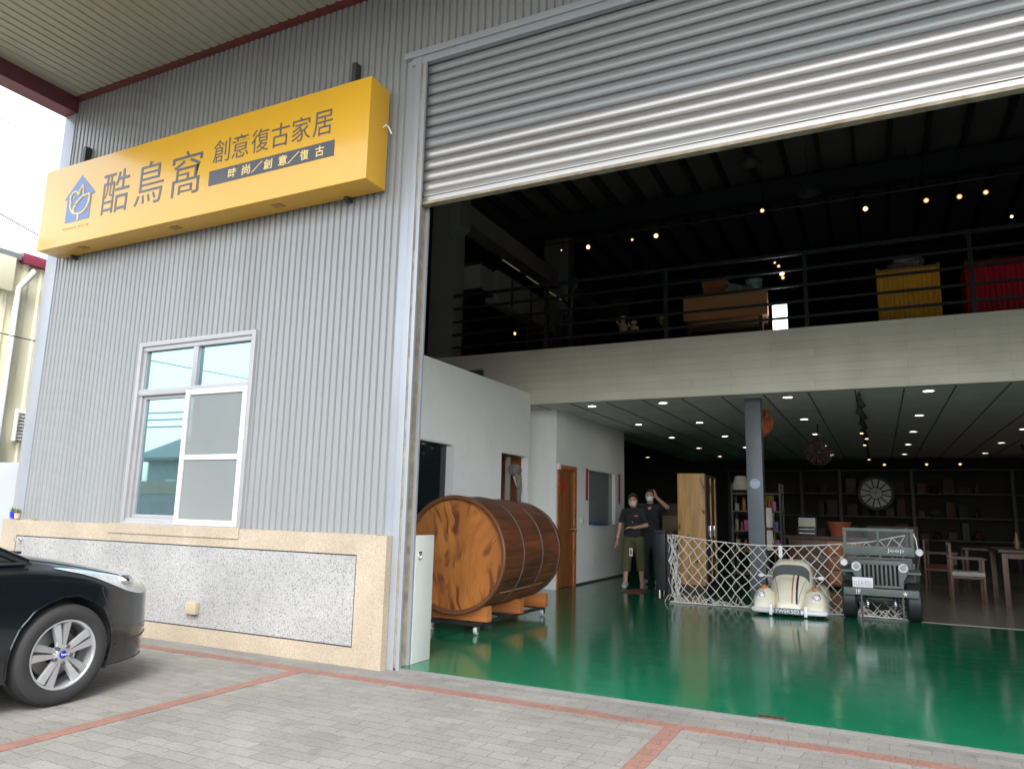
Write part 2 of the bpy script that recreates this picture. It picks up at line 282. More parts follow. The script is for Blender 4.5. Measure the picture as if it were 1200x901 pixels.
class MB:
    def __init__(s): s.bm = bmesh.new()
    def box(s, x0, x1, y0, y1, z0, z1, bev=0.0):
        vs = [s.bm.verts.new(p) for p in ((x0, y0, z0), (x1, y0, z0), (x1, y1, z0), (x0, y1, z0), (x0, y0, z1), (x1, y0, z1), (x1, y1, z1), (x0, y1, z1))]
        fs = [s.bm.faces.new([vs[i] for i in q]) for q in ((3, 2, 1, 0), (4, 5, 6, 7), (0, 1, 5, 4), (1, 2, 6, 5), (2, 3, 7, 6), (3, 0, 4, 7))]
        if bev > 0:
            ed = {e for f in fs for e in f.edges}
            bmesh.ops.bevel(s.bm, geom=list(ed), offset=bev, segments=2, profile=.6, affect='EDGES')
        return s
    def obox(s, c, sz, rot, bev=0.0):
        """box with centre, size and rotation matrix"""
        t = MB(); a, b_, c_ = sz; t.box(-a / 2, a / 2, -b_ / 2, b_ / 2, -c_ / 2, c_ / 2, bev)
        return s.merge(t, Matrix.Translation(c) @ rot.to_4x4())
    def merge(s, t, mx=None):
        mp = {}
        for v in t.bm.verts: mp[v] = s.bm.verts.new(mx @ v.co if mx else v.co)
        for f in t.bm.faces:
            try: s.bm.faces.new([mp[v] for v in f.verts])
            except ValueError: pass
        t.bm.free(); return s
    def cone(s, p0, r0, p1, r1, n=16, caps=True):
        p0 = Vector(p0); p1 = Vector(p1); d = (p1 - p0).normalized()
        a = d.orthogonal().normalized(); b_ = d.cross(a)
        rings = []
        for p, r_ in ((p0, r0), (p1, r1)):
            rings.append([s.bm.verts.new(p + (a * math.cos(2 * math.pi * i / n) + b_ * math.sin(2 * math.pi * i / n)) * r_) for i in range(n)])
        for i in range(n): s.bm.faces.new((rings[0][i], rings[0][(i + 1) % n], rings[1][(i + 1) % n], rings[1][i]))
        if caps: s.bm.faces.new(rings[0][::-1]); s.bm.faces.new(rings[1])
        return s
    def tube(s, pts, r, n=8, closed=False):
        pts = [Vector(p) for p in pts]; m = len(pts); rings = []; a = None
        for i in range(m):
            if closed: d = pts[(i + 1) % m] - pts[i - 1]
            else: d = pts[min(i + 1, m - 1)] - pts[max(i - 1, 0)]
            d.normalize()
            if a is None: a = d.orthogonal().normalized()
            else:
                a = a - d * a.dot(d)
                a = a.normalized() if a.length > 1e-6 else d.orthogonal().normalized()
            b_ = d.cross(a); rr = r[i] if isinstance(r, (list, tuple)) else r
            rings.append([s.bm.verts.new(pts[i] + (a * math.cos(2 * math.pi * k / n) + b_ * math.sin(2 * math.pi * k / n)) * rr) for k in range(n)])
        for i in range(m if closed else m - 1):
            q = rings[(i + 1) % m]
            for k in range(n): s.bm.faces.new((rings[i][k], rings[i][(k + 1) % n], q[(k + 1) % n], q[k]))
        if not closed: s.bm.faces.new(rings[0][::-1]); s.bm.faces.new(rings[-1])
        return s
    def lathe(s, prof, c, axis='z', n=32, closed=False):
        """prof: list of (radius, height along axis)"""
        c = Vector(c); ax = {'x': (Vector((0, 1, 0)), Vector((0, 0, 1)), Vector((1, 0, 0))), 'y': (Vector((1, 0, 0)), Vector((0, 0, 1)), Vector((0, 1, 0))), 'z': (Vector((1, 0, 0)), Vector((0, 1, 0)), Vector((0, 0, 1)))}[axis]
        rings = []
        for r_, h in prof:
            if r_ < 1e-5: rings.append([s.bm.verts.new(c + ax[2] * h)])
            else: rings.append([s.bm.verts.new(c + ax[2] * h + (ax[0] * math.cos(2 * math.pi * i / n) + ax[1] * math.sin(2 * math.pi * i / n)) * r_) for i in range(n)])
        pr = list(zip(rings, rings[1:])) + ([(rings[-1], rings[0])] if closed else [])
        for A, B in pr:
            for i in range(n):
                j = (i + 1) % n
                if len(A) == 1 and len(B) == 1: continue
                if len(A) == 1: s.bm.faces.new((A[0], B[j], B[i]))
                elif len(B) == 1: s.bm.faces.new((A[i], A[j], B[0]))
                else: s.bm.faces.new((A[i], A[j], B[j], B[i]))
        return s
    def ell(s, c, rad, nu=20, nv=12):
        c = Vector(c); rings = []
        for j in range(nv + 1):
            t = math.pi * j / nv
            if j in (0, nv): rings.append([s.bm.verts.new(c + Vector((0, 0, rad[2] * math.cos(t))))])
            else: rings.append([s.bm.verts.new(c + Vector((rad[0] * math.sin(t) * math.cos(2 * math.pi * i / nu), rad[1] * math.sin(t) * math.sin(2 * math.pi * i / nu), rad[2] * math.cos(t)))) for i in range(nu)])
        for A, B in zip(rings, rings[1:]):
            for i in range(nu):
                j = (i + 1) % nu
                if len(A) == 1: s.bm.faces.new((A[0], B[i], B[j]))
                elif len(B) == 1: s.bm.faces.new((A[j], A[i], B[0]))
                else: s.bm.faces.new((A[j], A[i], B[i], B[j]))
        return s
    def prism(s, pts, h0, h1, plane='xz'):
        """extrude a polygon: plane 'xz' extrudes along y, 'xy' along z, 'yz' along x"""
        def P(p, h): return {'xz': (p[0], h, p[1]), 'xy': (p[0], p[1], h), 'yz': (h, p[0], p[1])}[plane]
        A = [s.bm.verts.new(P(p, h0)) for p in pts]; B = [s.bm.verts.new(P(p, h1)) for p in pts]; n = len(pts)
        s.bm.faces.new(A); s.bm.faces.new(B[::-1])
        for i in range(n): s.bm.faces.new((A[i], B[i], B[(i + 1) % n], A[(i + 1) % n]))
        return s
    def grid(s, P, closed_u=False):
        V = [[s.bm.verts.new(p) for p in row] for row in P]
        for a in range(len(V) - 1):
            n = len(V[a])
            for b_ in range(n if closed_u else n - 1):
                s.bm.faces.new((V[a][b_], V[a][(b_ + 1) % n], V[a + 1][(b_ + 1) % n], V[a + 1][b_]))
        return V
    def build(s, name, m, parent=None, smooth=True, ang=32, label=None, recenter=True):
        bm = s.bm
        bmesh.ops.recalc_face_normals(bm, faces=bm.faces)
        if parent is not None: off = wloc(parent)
        else:
            xs = [v.co.x for v in bm.verts]; ys = [v.co.y for v in bm.verts]; zs = [v.co.z for v in bm.verts]
            off = Vector(((min(xs) + max(xs)) / 2, (min(ys) + max(ys)) / 2, min(zs))) if recenter else Vector((0, 0, 0))
        bmesh.ops.translate(bm, verts=bm.verts, vec=-off)
        if smooth:
            for f in bm.faces: f.smooth = True
            c = math.cos(R(ang))
            for e in bm.edges:
                if len(e.link_faces) == 2 and e.link_faces[0].normal.dot(e.link_faces[1].normal) < c: e.smooth = False
        me = bpy.data.meshes.new(name); bm.to_mesh(me); bm.free()
        if m: me.materials.append(m)
        o = bpy.data.objects.new(name, me); COL.objects.link(o)
        if parent is not None: o.parent = parent
        else: o.location = off
        if label: o['label'] = label
        return o

def single(mb, name, m, label, cat, group=None, **k):
    return tag(mb.build(name, m, None, **k), label, cat, group)

def text_mb(s, x0, x1, z0, z1, y, depth=.003, bold=0.0, per_char=False, facing='-y'):
    """letters fitted into the rectangle x0..x1, z0..z1 of a plane facing -y"""
    cu = bpy.data.curves.new('t', 'FONT'); cu.body = s; cu.extrude = .5; cu.offset = bold; cu.resolution_u = 6
    o = bpy.data.objects.new('t', cu); COL.objects.link(o)
    dg = bpy.context.evaluated_depsgraph_get(); dg.update()
    me = bpy.data.meshes.new_from_object(o.evaluated_get(dg))
    bpy.data.objects.remove(o); bpy.data.curves.remove(cu)
    xs = [v.co.x for v in me.vertices]; zs = [v.co.y for v in me.vertices]
    a, b_, c, d = min(xs), max(xs), min(zs), max(zs)
    for v in me.vertices:
        v.co = Vector((x0 + (v.co.x - a) / (b_ - a) * (x1 - x0), y + (0 if v.co.z > 0 else depth) , z0 + (v.co.y - c) / (d - c) * (z1 - z0)))
    mb = MB(); mb.bm.from_mesh(me); bpy.data.meshes.remove(me)
    return mb

def copy_tree(o, parent=None):
    c = o.copy(); COL.objects.link(c)
    if parent is not None: c.parent = parent
    for ch in KIDS.get(o.name, []):
        k = copy_tree(ch, c)
        KIDS.setdefault(c.name, []).append(k)
    return c
KIDS = {}
def reg(o):
    for ch in bpy.data.objects:
        if ch.parent is not None: 
            L_ = KIDS.setdefault(ch.parent.name, [])
            if ch not in L_: L_.append(ch)

def corr(mb, x0, x1, z0, z1, pitch=.0765, dep=.019, y=0.0):
    """vertical corrugated sheet in the plane y, phase fixed to world x"""
    prof = [(0, 0), (.07, .0), (.20, .92), (.32, 1), (.72, 1), (.84, .92), (.97, .0), (1, 0)]
    xs = []
    k0 = math.floor(x0 / pitch) - 1
    k = k0
    while k * pitch < x1:
        for t, h in prof[:-1]:
            X = (k + t) * pitch
            xs.append((X, h))
        k += 1
    def hh(X):
        t = (X / pitch) % 1.0
        for (a, ha), (b_, hb) in zip(prof, prof[1:]):
            if a <= t <= b_: return ha + (hb - ha) * (t - a) / (b_ - a)
        return 0
    pts = [(x0, hh(x0))] + [p for p in xs if x0 + 1e-4 < p[0] < x1 - 1e-4] + [(x1, hh(x1))]
    P = [[(X, y - dep * h, z) for X, h in pts] for z in (z0, z1)]
    mb.grid(P)
    return mb

# ================================================================== THE GROUND
struct(MB().box(-150, 150, -150, 150, -.40, -.012).build('ground', ASPH))
PY0 = -9.0
struct(MB().box(-16, 16, PY0, 0.0, -.2, 0.0).build('paving', PAVE, recenter=False))
ln = MB()
def zst(a, b_, h=.004):  # strip polygon lying on the paving
    ln.prism([a[0], a[1], b_[1], b_[0]], -.05, h, 'xy')
ln.prism([(-5.0, -.47), (15.9, -.47), (15.9, -.36), (-5.0, -.36)], -.05, .004, 'xy')
for X in (-4.0, -.72, 2.30, 5.4, 8.4):
    ln.prism([(X, -8.9), (X + .11, -8.9), (X + .11, -.4715), (X, -.4715)], -.05, .004, 'xy')
struct(ln.build('paving_line', PAVER, recenter=False, smooth=False))
struct(MB().box(-60, 60, -17.5, PY0 - .005, -.2, -.006).build('road', ASPH))
struct(MB().box(-5.33, 13.8, 0.0, 19.3, -.2, .02).build('floor', GREEN, recenter=False))
struct(MB().box(-.118, 13.8, -.022, -.0006, -.2, .0185).build('threshold', mat('threshold_concrete', (.15, .148, .14), .85), recenter=False))
struct(MB().box(3.72, 13.7, 5.80, 19.2, .0, .026).build('tiled_floor', TILE, recenter=False))

# ================================================================== THE WAREHOUSE
WH = thing('warehouse_building', 'grey corrugated metal shop building with a big roller door and a roofed forecourt', 'building', (0, 0, 0))
ZS = 6.37
mb = MB()
WX0, WX1, WZ0, WZ1 = -3.56, -1.90, 1.09, 2.99
corr(mb, -5.33, WX0, 1.07, 6.33)
corr(mb, WX0, WX1, WZ1, 6.33)
corr(mb, WX1, -.22, 1.07, 6.33)
corr(mb, -.22, 8.72, 5.56, 6.33)
corr(mb, 8.72, 13.9, .0, 6.33)
mb.build('wall_cladding', CLAD, WH, ang=25)
MB().box(-5.36, -.20, .035, .18, .0, 1.085).box(-5.36, WX0, .035, .12, 1.085, 8.3).box(WX1, -.05, .035, .12, 1.085, 8.3).box(WX0, WX1, .035, .12, WZ1, 8.3).box(-.05, 8.6, .26, .34, 5.6, 8.3).box(8.6, 13.9, .035, .12, .0, 8.3).build('inner_wall', mat('dim_lining', (.16, .17, .17), .8), WH, smooth=False)
# corner post, flashing, jamb
MB().box(-5.54, -5.325, -.03, .16, 1.02, 6.2, .006).build('corner_post', FLASH, WH)
MB().box(-.222, -.120, -.006, .03, 1.02, 5.5, .002).box(-.24, 8.75, -.05, .02, 5.5, 5.565, .004).box(-.16, 8.7, -.028, .03, 5.43, 5.5, .003).build('door_flashing', FLASH, WH)
MB().box(-.118, -.052, -.035, .20, 0.0, 5.5, .004).box(-.030, .004, -.03, .0, .0, 5.5, .003).box(-.030, .004, .11, .14, .0, 5.5, .003).build('guide_rail', FLASH, WH)
MB().box(-.052, -.030, -.022, .14, 0.0, 5.5).build('guide_channel', RUST, WH)
MB().box(8.60, 8.70, -.035, .20, .0, 5.5, .004).build('guide_rail', FLASH, WH)
# plinth with inset panel
mb = MB()
Y = -.11
ZT = 1.075
px0, px1, pz0, pz1 = -5.26, -.42, .15, .905
mb.box(-5.56, px0, Y, .03, 0, ZT).box(px1, -.225, Y, .03, 0, ZT).box(px0, px1, Y, .03, 0, pz0).box(px0, px1, Y, .03, pz1, ZT)
mb.box(-3.66, -1.80, Y - .012, Y, .985, ZT + .012, .004)
mb.build('plinth', CREAM, WH, smooth=False)
MB().box(-.225, -.121, -.108, .03, 0, ZT - .004).build('plinth_return', CREAM, WH, smooth=False)
MB().box(px0 + .012, px1 - .012, Y + .004, .03, pz0 + .012, pz1 - .012).build('plinth_panel', GREYP, WH, smooth=False)
MB().box(px0, px1, Y + .009, .03, pz0, pz0 + .012).box(px0, px1, Y + .009, .03, pz1 - .012, pz1).box(px0, px0 + .012, Y + .009, .03, pz0 + .012, pz1 - .012).box(px1 - .012, px1, Y + .009, .03, pz0 + .012, pz1 - .012).build('panel_joint', mat('joint_black', (.03, .03, .035), .5), WH, smooth=False)
MB().box(-2.375, -2.235, Y - .045, Y + .004, .275, .385, .006).build('wall_socket', mat('socket_cream', (.36, .30, .20), .4), WH)
q = MB(); q.cone((-5.16, Y, .86), .012, (-5.16, Y - .07, .86), .012, 10).cone((-5.16, Y - .06, .86), .009, (-5.08, Y - .075, .858), .006, 10).box(-5.18, -5.14, Y - .01, Y, .84, .88, .002)
q.build('wall_tap', CHROME, WH)
# soffit: ribbed sheet, with ribs running out from the wall
mb = MB(); P0 = []; 
x = -5.30
prof = []
while x < 13.9:
    prof += [(x, ZS), (x + .085, ZS), (x + .095, ZS + .014), (x + .118, ZS + .014), (x + .128, ZS)]
    x += .128
CD = -3.4
mb.grid([[(X, yy, Z) for X, Z in prof] for yy in (-.05, CD)])
mb.build('soffit', SOFFIT, WH, ang=20)
MB().box(-5.56, 13.9, CD, .1, ZS + .03, ZS + .20).build('canopy_roof', CLAD, WH, smooth=False)
MB().box(-5.30, 13.9, -.075, -.0, 6.325, ZS + .02, .004).build('wall_trim', REDTRIM, WH)
mb = MB(); mb.box(-5.33, -5.31, CD, -.0, 6.20, ZS + .03).box(-5.56, -5.31, CD, 0, 6.17, 6.20).box(-5.56, -5.545, CD, 0, 6.20, ZS + .22)
mb.build('eave_beam', MAROON, WH, smooth=False)
MB().box(-5.56, 13.9, CD - .25, CD - .005, 6.22, ZS + .24, .01).build('eave_beam', MAROON, WH)
# window
wf = MB()
def rect_frame(mb, x0, x1, z0, z1, t, ya, yb, bev=.003):
    mb.box(x0, x0 + t, ya, yb, z0, z1, bev).box(x1 - t, x1, ya, yb, z0, z1, bev)
    mb.box(x0 + t, x1 - t, ya, yb, z0, z0 + t, bev).box(x0 + t, x1 - t, ya, yb, z1 - t, z1, bev)
ALU = mat('window_aluminium', (.33, .325, .33), .38, .15, .04, 3)
WIN = rect_frame(wf, WX0 - .03, WX1 + .03, WZ0 - .03, WZ1 + .03, .05, -.045, .035)
wf.box(WX0 + .02, WX1 - .02, -.03, .06, WZ0 + .0, WZ0 + .05, .003)
wf.box(WX0 + .02, WX1 - .02, -.035, .06, 2.43, 2.50, .003)
wf.box(WX0 + .02, WX1 - .02, -.028, .06, WZ1 - .07, WZ1 - .022, .003)
wf.box(WX0 + .02, WX0 + .07, -.02, .06, WZ0, WZ1 - .02, .003).box(WX1 - .055, WX1 - .02, -.02, .06, WZ0, WZ1 - .02, .003)
wf.box(-2.755, -2.685, -.025, .06, 2.50, WZ1 - .07, .003)
window = wf.build('window', ALU, WH)
GLASS = mat('coated_glass', (.26, .40, .42), .02, .88, .02, .5)
MB().box(WX0 + .07, -2.755, .012, .02, 2.50, WZ1 - .07).build('pane', GLASS, window, smooth=False)
MB().box(-2.685, WX1 - .055, .016, .024, 2.50, WZ1 - .07).build('pane', GLASS, window, smooth=False)
MB().box(WX0 + .10, -2.70, .030, .038, WZ0 + .08, 2.39).build('pane', GLASS, window, smooth=False)
MB().box(-2.70, WX1 - .06, .020, .028, WZ0 + .05, 2.43).build('pane', GLASS, window, smooth=False)
s_ = MB(); rect_frame(s_, WX0 + .07, -2.68, WZ0 + .05, 2.43, .038, .006, .045); s_.build('sash', ALU, window)
s_ = MB(); rect_frame(s_, -2.775, WX1 - .015, WZ0 - .0, 2.455, .055, -.055, -.022); s_.box(-2.72, WX1 - .07, -.052, -.025, 1.735, 1.785, .003)
s_.build('screen_sash', mat('white_sash', (.62, .62, .63), .35, 0, .02), window)
MB().box(-2.72, WX1 - .07, -.038, -.036, WZ0 + .055, 1.735).box(-2.72, WX1 - .07, -.038, -.036, 1.785, 2.40).build('insect_screen', mat('insect_mesh', (.26, .28, .27), .8, 0, .05, 1, alpha=.62), window, smooth=False)
MB().box(-2.78, -2.70, -.05, -.035, 2.432, 2.462, .003).build('catch', mat('catch_blue', (.10, .14, .24), .4), window)
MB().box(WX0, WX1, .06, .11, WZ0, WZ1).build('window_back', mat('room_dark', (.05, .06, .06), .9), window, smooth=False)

# roller shutter
sh = MB(); slat = .1085
def slat_prof(z0, n):
    P = []
    for i in range(n):
        z = z0 + i * slat
        for t, d in ((0, .016), (.055, .016), (.06, -.002), (.14, -.010), (.28, -.016), (.50, -.019), (.72, -.016), (.84, -.010), (.90, -.002), (.905, .006), (.94, .006), (.95, -.002), (.975, -.002), (.98, .016), (1.0, .016)):
            P.append((.055 + d, z + t * slat))
    return P
Z0 = 4.155
PL = slat_prof(Z0, 4); PU = slat_prof(Z0 + 4 * slat, 10)
SHUT_L = MB(); SHUT_L.grid([[(X, y_, z_) for y_, z_ in PL] for X in (-.028, 8.66)])
SHUT_U = MB(); SHUT_U.grid([[(X, y_, z_) for y_, z_ in PU] for X in (-.028, 8.66)])
SHUT_L.build('lower_curtain', SLATL, WH, ang=30, label='bright worn lower slats of the roller shutter')
SHUT_U.build('upper_curtain', SLATU, WH, ang=30, label='dull grey upper slats of the roller shutter')
bb = MB().box(-.028, 8.66, .03, .085, 4.06, 4.156, .006).box(-.028, 8.66, .018, .10, 4.105, 4.122, .003)
bb.build('bottom_bar', SLATL, WH)
MB().box(-.028, 8.66, .022, .095, 4.032, 4.058, .002).build('bottom_seal', RUST, WH)
MB().box(-.2, 8.8, .14, .62, 5.05, 5.6, .02).build('shutter_box', DARK, WH)

# outer shell
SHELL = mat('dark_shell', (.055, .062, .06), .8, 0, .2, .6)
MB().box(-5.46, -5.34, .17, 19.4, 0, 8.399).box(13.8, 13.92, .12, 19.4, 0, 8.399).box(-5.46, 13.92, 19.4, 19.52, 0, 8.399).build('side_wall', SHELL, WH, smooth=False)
MB().box(-5.54, 14.0, -.03, 19.6, 8.40, 8.50).build('roof', mat('roof_lining', (.15, .16, .15), .7, 0, .2, .6), WH, smooth=False)
pr_ = mat('purlin_paint', (.020, .024, .026), .7, 0, .1)
mb = MB()
for i in range(31): mb.box(-5.2 + i * .62, -5.2 + i * .62 + .07, .36, 19.3, 8.20, 8.398)
mb.build('purlin', pr_, WH, smooth=False)
for yy in (4.6, 9.9, 15.2):
    MB().box(-5.3, 13.7, yy, yy + .22, 7.78, 8.19).box(-5.3, 13.7, yy - .03, yy + .25, 7.76, 7.78).build('rafter', pr_, WH, smooth=False)
GB = mat('grey_beam_paint', (.25, .245, .215), .6, 0, .1, 1.5)
MB().box(-3.52, -3.28, 5.9, 19.3, 6.78, 7.20).box(-3.58, -3.22, 5.9, 19.3, 6.75, 6.78).build('side_beam', GB, WH, smooth=False)
MB().box(-3.60, -3.14, 5.66, 6.10, 0, 7.6, .01).build('steel_column', GB, WH)
MB().box(-3.66, -3.0, 10.9, 11.3, 3.97, 8.2, .01).build('steel_column', GB, WH)
MB().box(-3.66, -3.0, 15.9, 16.3, 3.97, 8.2, .01).build('steel_column', GB, WH)
MB().box(-3.20, -2.98, 5.60, 6.0, 6.42, 7.4, .01).prism([(-3.2, 6.42), (-2.98, 6.42), (-3.2, 6.22)], 5.62, 5.98).build('column_bracket', GB, WH)

# mezzanine
MY = 5.65
MB().box(-5.3, 13.7, MY, MY + .14, 3.048, 3.965).build('fascia', FASCIA, WH, smooth=False)
MB().box(-5.3, 13.7, MY + .14, 19.2, 3.55, 3.93).build('mezzanine_floor', DARKW, WH, smooth=False)
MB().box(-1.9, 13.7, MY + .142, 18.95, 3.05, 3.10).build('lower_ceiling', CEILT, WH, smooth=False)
mb = MB()
tx = -1.45
while tx < 13.5:
    mb.box(tx - .009, tx + .009, MY + .145, 18.9, 3.043, 3.0495); tx += .602
mb.build('ceiling_joint', mat('joint_grey', (.10, .10, .10), .6), WH, smooth=False)
rl = MB()
for z, r_ in ((5.09, .024), (4.85, .017), (4.61, .017), (4.37, .017), (4.14, .017)):
    rl.box(-3.1, 13.7, MY + .06 - r_, MY + .06 + r_, z - r_, z + r_)
X = -3.30
for i in range(9):
    X = -3.305 + i * 2.036
    if X > -3.2 and X < 13.7: rl.box(X - .028, X + .028, MY + .032, MY + .088, 3.965, 5.07)
rl.build('balustrade', mat('rail_paint', (.022, .027, .028), .5, .2), WH)
COLM = mat('column_grey_paint', (.085, .10, .115), .38, 0, .12, 3, dirt=(.14, .15, .15), dscale=2, damt=.5)
MB().box(1.84, 2.067, 6.10, 6.32, .02, 3.05, .004).box(1.81, 2.10, 6.07, 6.35, .02, .04).build('column', COLM, WH)
for X in (7.0, 11.0): MB().box(X - .11, X + .11, MY + .16, MY + .38, .02, 3.05, .004).build('column', COLM, WH)
# back wall lining
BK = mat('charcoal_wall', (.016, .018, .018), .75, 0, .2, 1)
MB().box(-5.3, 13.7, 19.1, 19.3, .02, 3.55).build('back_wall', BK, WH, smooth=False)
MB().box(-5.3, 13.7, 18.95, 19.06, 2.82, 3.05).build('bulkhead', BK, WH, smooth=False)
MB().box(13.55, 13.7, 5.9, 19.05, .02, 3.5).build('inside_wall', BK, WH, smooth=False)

# white room at the left, inside the door
RX = -1.49; RT = 3.17
mb = MB()
def ywall(mb, x0, x1, y0, y1, z0, z1, holes):
    """wall in a plane of constant x, thickness x0..x1, with rectangular holes (ya, yb, za, zb)"""
    ys = y0
    for ya, yb, za, zb in sorted(holes):
        mb.box(x0, x1, ys, ya, z0, z1)
        if za > z0: mb.box(x0, x1, ya, yb, z0, za)
        if zb < z1: mb.box(x0, x1, ya, yb, zb, z1)
        ys = yb
    mb.box(x0, x1, ys, y1, z0, z1)
ywall(mb, RX - .12, RX, .19, 5.60, .02, RT, [(1.6, 3.18, .85, 2.16), (4.61, 5.545, .02, 2.165)])
mb.box(-5.30, RX - .121, 5.57, 5.60, .02, RT)
mb.box(-5.30, RX, .19, 5.60, RT + .001, RT + .05)
mb.build('office_wall', WALLW, WH, smooth=False)
f = MB(); f.box(RX - .13, RX + .012, 3.18 - .05, 3.18 + .015, .85, 2.16).box(RX - .13, RX + .012, 1.6, 3.13, 2.145, 2.175)
f.box(RX - .13, RX + .012, 1.6, 3.13, .83, .86)
ow = f.build('office_window', WHITE, WH)
MB().box(RX - .08, RX - .07, 1.6, 3.13, .86, 2.145).build('pane', mat('dark_glass', (.012, .018, .02), .04, 0, 0), ow, smooth=False)
# recess with timber lining
mb = MB(); mb.box(RX - .55, RX - .50, 4.4, 5.545, .02, 2.3).box(RX - .50, RX - .121, 5.547, 5.563, .02, 2.17).box(RX - .50, RX - .121, 4.56, 4.60, .02, 2.3).box(RX - .5, RX - .121, 4.60, 5.545, 2.172, 2.22)
mb.build('recess_lining', DOORW, WH, smooth=False)
# connecting wall and door wall
DX = -1.34
mb = MB(); mb.box(-3.1, DX - .121, 6.37, 6.49, .02, 3.05)
ywall(mb, DX - .12, DX, 6.37, 10.15, .02, 3.05, [(6.43, 7.29, .02, 2.11), (7.97, 9.57, 1.04, 2.10)])
mb.build('partition_wall', WALLW, WH, smooth=False)
MB().box(DX, DX + .012, 7.30, 10.15, .02, .05).build('skirting', mat('skirting_dark', (.05, .05, .05), .5), WH, smooth=False)
mb = MB().box(DX - .05, DX + .015, 6.43, 6.49, .02, 2.11).box(DX - .05, DX + .015, 7.21, 7.30, .02, 2.11).box(DX - .05, DX + .015, 6.49, 7.21, 2.04, 2.11)
dr = MB().box(DX - .06, DX - .015, 6.49, 7.21, .03, 2.04, .003)
for z0, z1 in ((.15, .85), (1.0, 1.9)): dr.box(DX - .016, DX - .008, 6.60, 7.10, z0, z1, .004)
mb.build('door_frame', ORW, WH)
door = dr.build('door', DOORW, WH)
MB().cone((DX - .015, 7.13, 1.0), .025, (DX + .01, 7.13, 1.0), .025, 14).cone((DX + .01, 7.13, 1.0), .010, (DX + .05, 7.13, 1.0), .010, 10).ell((DX + .065, 7.13, 1.0), (.026, .026, .026), 14, 8).build('door_knob', mat('brass', (.55, .38, .14), .25, .9), door)
mb = MB(); mb.prism([(6.70 + .0, 1.60), (6.82, 1.76), (6.70, 1.92), (6.58, 1.76)], DX - .0075, DX - .005, 'yz')
mb.build('paper_diamond', mat('red_paper', (.55, .02, .03), .5), door, smooth=False)
f = MB(); f.box(DX - .1, DX + .015, 9.50, 9.57, 1.04, 2.10).box(DX - .1, DX + .015, 7.97, 9.50, 1.04, 1.07)
iw = f.build('inner_window', WHITE, WH)
MB().box(DX - .07, DX - .06, 7.97, 9.50, 1.07, 2.10).build('pane', mat('grey_glass', (.20, .22, .23), .12, 0, .05), iw, smooth=False)
MB().box(DX, DX + .035, 7.55, 7.62, 1.10, 1.19, .003).build('light_switch', mat('switch_cream', (.65, .62, .55), .4), WH)
b_ = MB().box(DX - .02, DX + .05, 6.40, 6.47, 2.02, 2.12, .004).build('door_sensor', WHITE, WH)
for yy, zb in ((7.86, 1.53), (9.80, 1.50)):
    cp = MB().box(DX + .001, DX + .006, yy - .055, yy + .055, zb, 2.12)
    o = tag(cp.build('couplet_banner', mat('banner_red', (.50, .012, .03), .55)), 'red paper couplet strip hung on the white wall ' + ('left of the counter window' if yy < 8 else 'right of the counter window'), 'banner')
tag(MB().box(DX - .045, DX + .06, 8.1, 8.9, 1.072, 1.12, .008).build('folder', mat('folder_blue', (.03, .08, .25), .4)), 'blue folder lying on the sill of the counter window', 'folder')
tag(MB().box(-1.95, -1.62, 4.15, 4.22, RT + .052, RT + .20, .006).box(-1.95, -1.90, 4.0, 4.15, RT + .052, RT + .07).build('ledge_box', DARK), 'small dark flat box standing on top of the white office wall', 'box')

# opposite side of the road, seen in the window glass
BW = tag(MB().box(-40, 25, -18.0, -17.75, 0, 1.7).build('boundary_wall', GREYP), 'long grey boundary wall with beige coping across the road', 'wall')
MB().box(-40, 25, -18.05, -17.7, 1.701, 2.28).build('coping', CREAM, BW)

# ================================================================== THE SIGN
SY = -.34
SG = thing('shop_sign', 'long yellow box sign with Chinese lettering and blue bird house mark', 'sign', (-2.80, -.17, 4.20))
MB().box(-5.225, -.38, SY, -.045, 4.205, 5.21, .012).build('sign_box', YEL, SG)
F = SY - .0035
def chars(s, spots, z0, z1, bold, m, name='lettering', hgt=None):
    mb = MB()
    for ch, (a, b_) in zip(s, spots):
        mb.merge(text_mb(ch, a, b_, z0, z1, F, .003, bold))
    return mb.build(name, m, SG, smooth=False)
chars('酷鳥窩', [(-4.10, -3.65), (-3.54, -3.09), (-2.97, -2.52)], 4.465, 4.965, -.004, NAVY)
step = (2.36 - .77) / 6
chars('創意復古家居', [(-2.365 + i * step, -2.365 + i * step + .232) for i in range(6)], 4.735, 4.985, -.004, NAVY)
MB().box(-2.395, -.765, F, F + .003, 4.500, 4.660).build('sign_band', NAVY, SG, smooth=False)
F = SY - .0065
sm = MB(); SP = [(-2.12, -2.01), (-1.93, -1.82), (-1.80, -1.66), (-1.64, -1.53), (-1.45, -1.34), (-1.33, -1.19), (-1.175, -1.07), (-.99, -.885)]
for ch, (a, b_) in zip('時尚／創意／復古', SP): sm.merge(text_mb(ch, a, b_, 4.528, 4.632, F, .003, .012))
sm.build('lettering', PALEY, SG, smooth=False)
F = SY - .0035
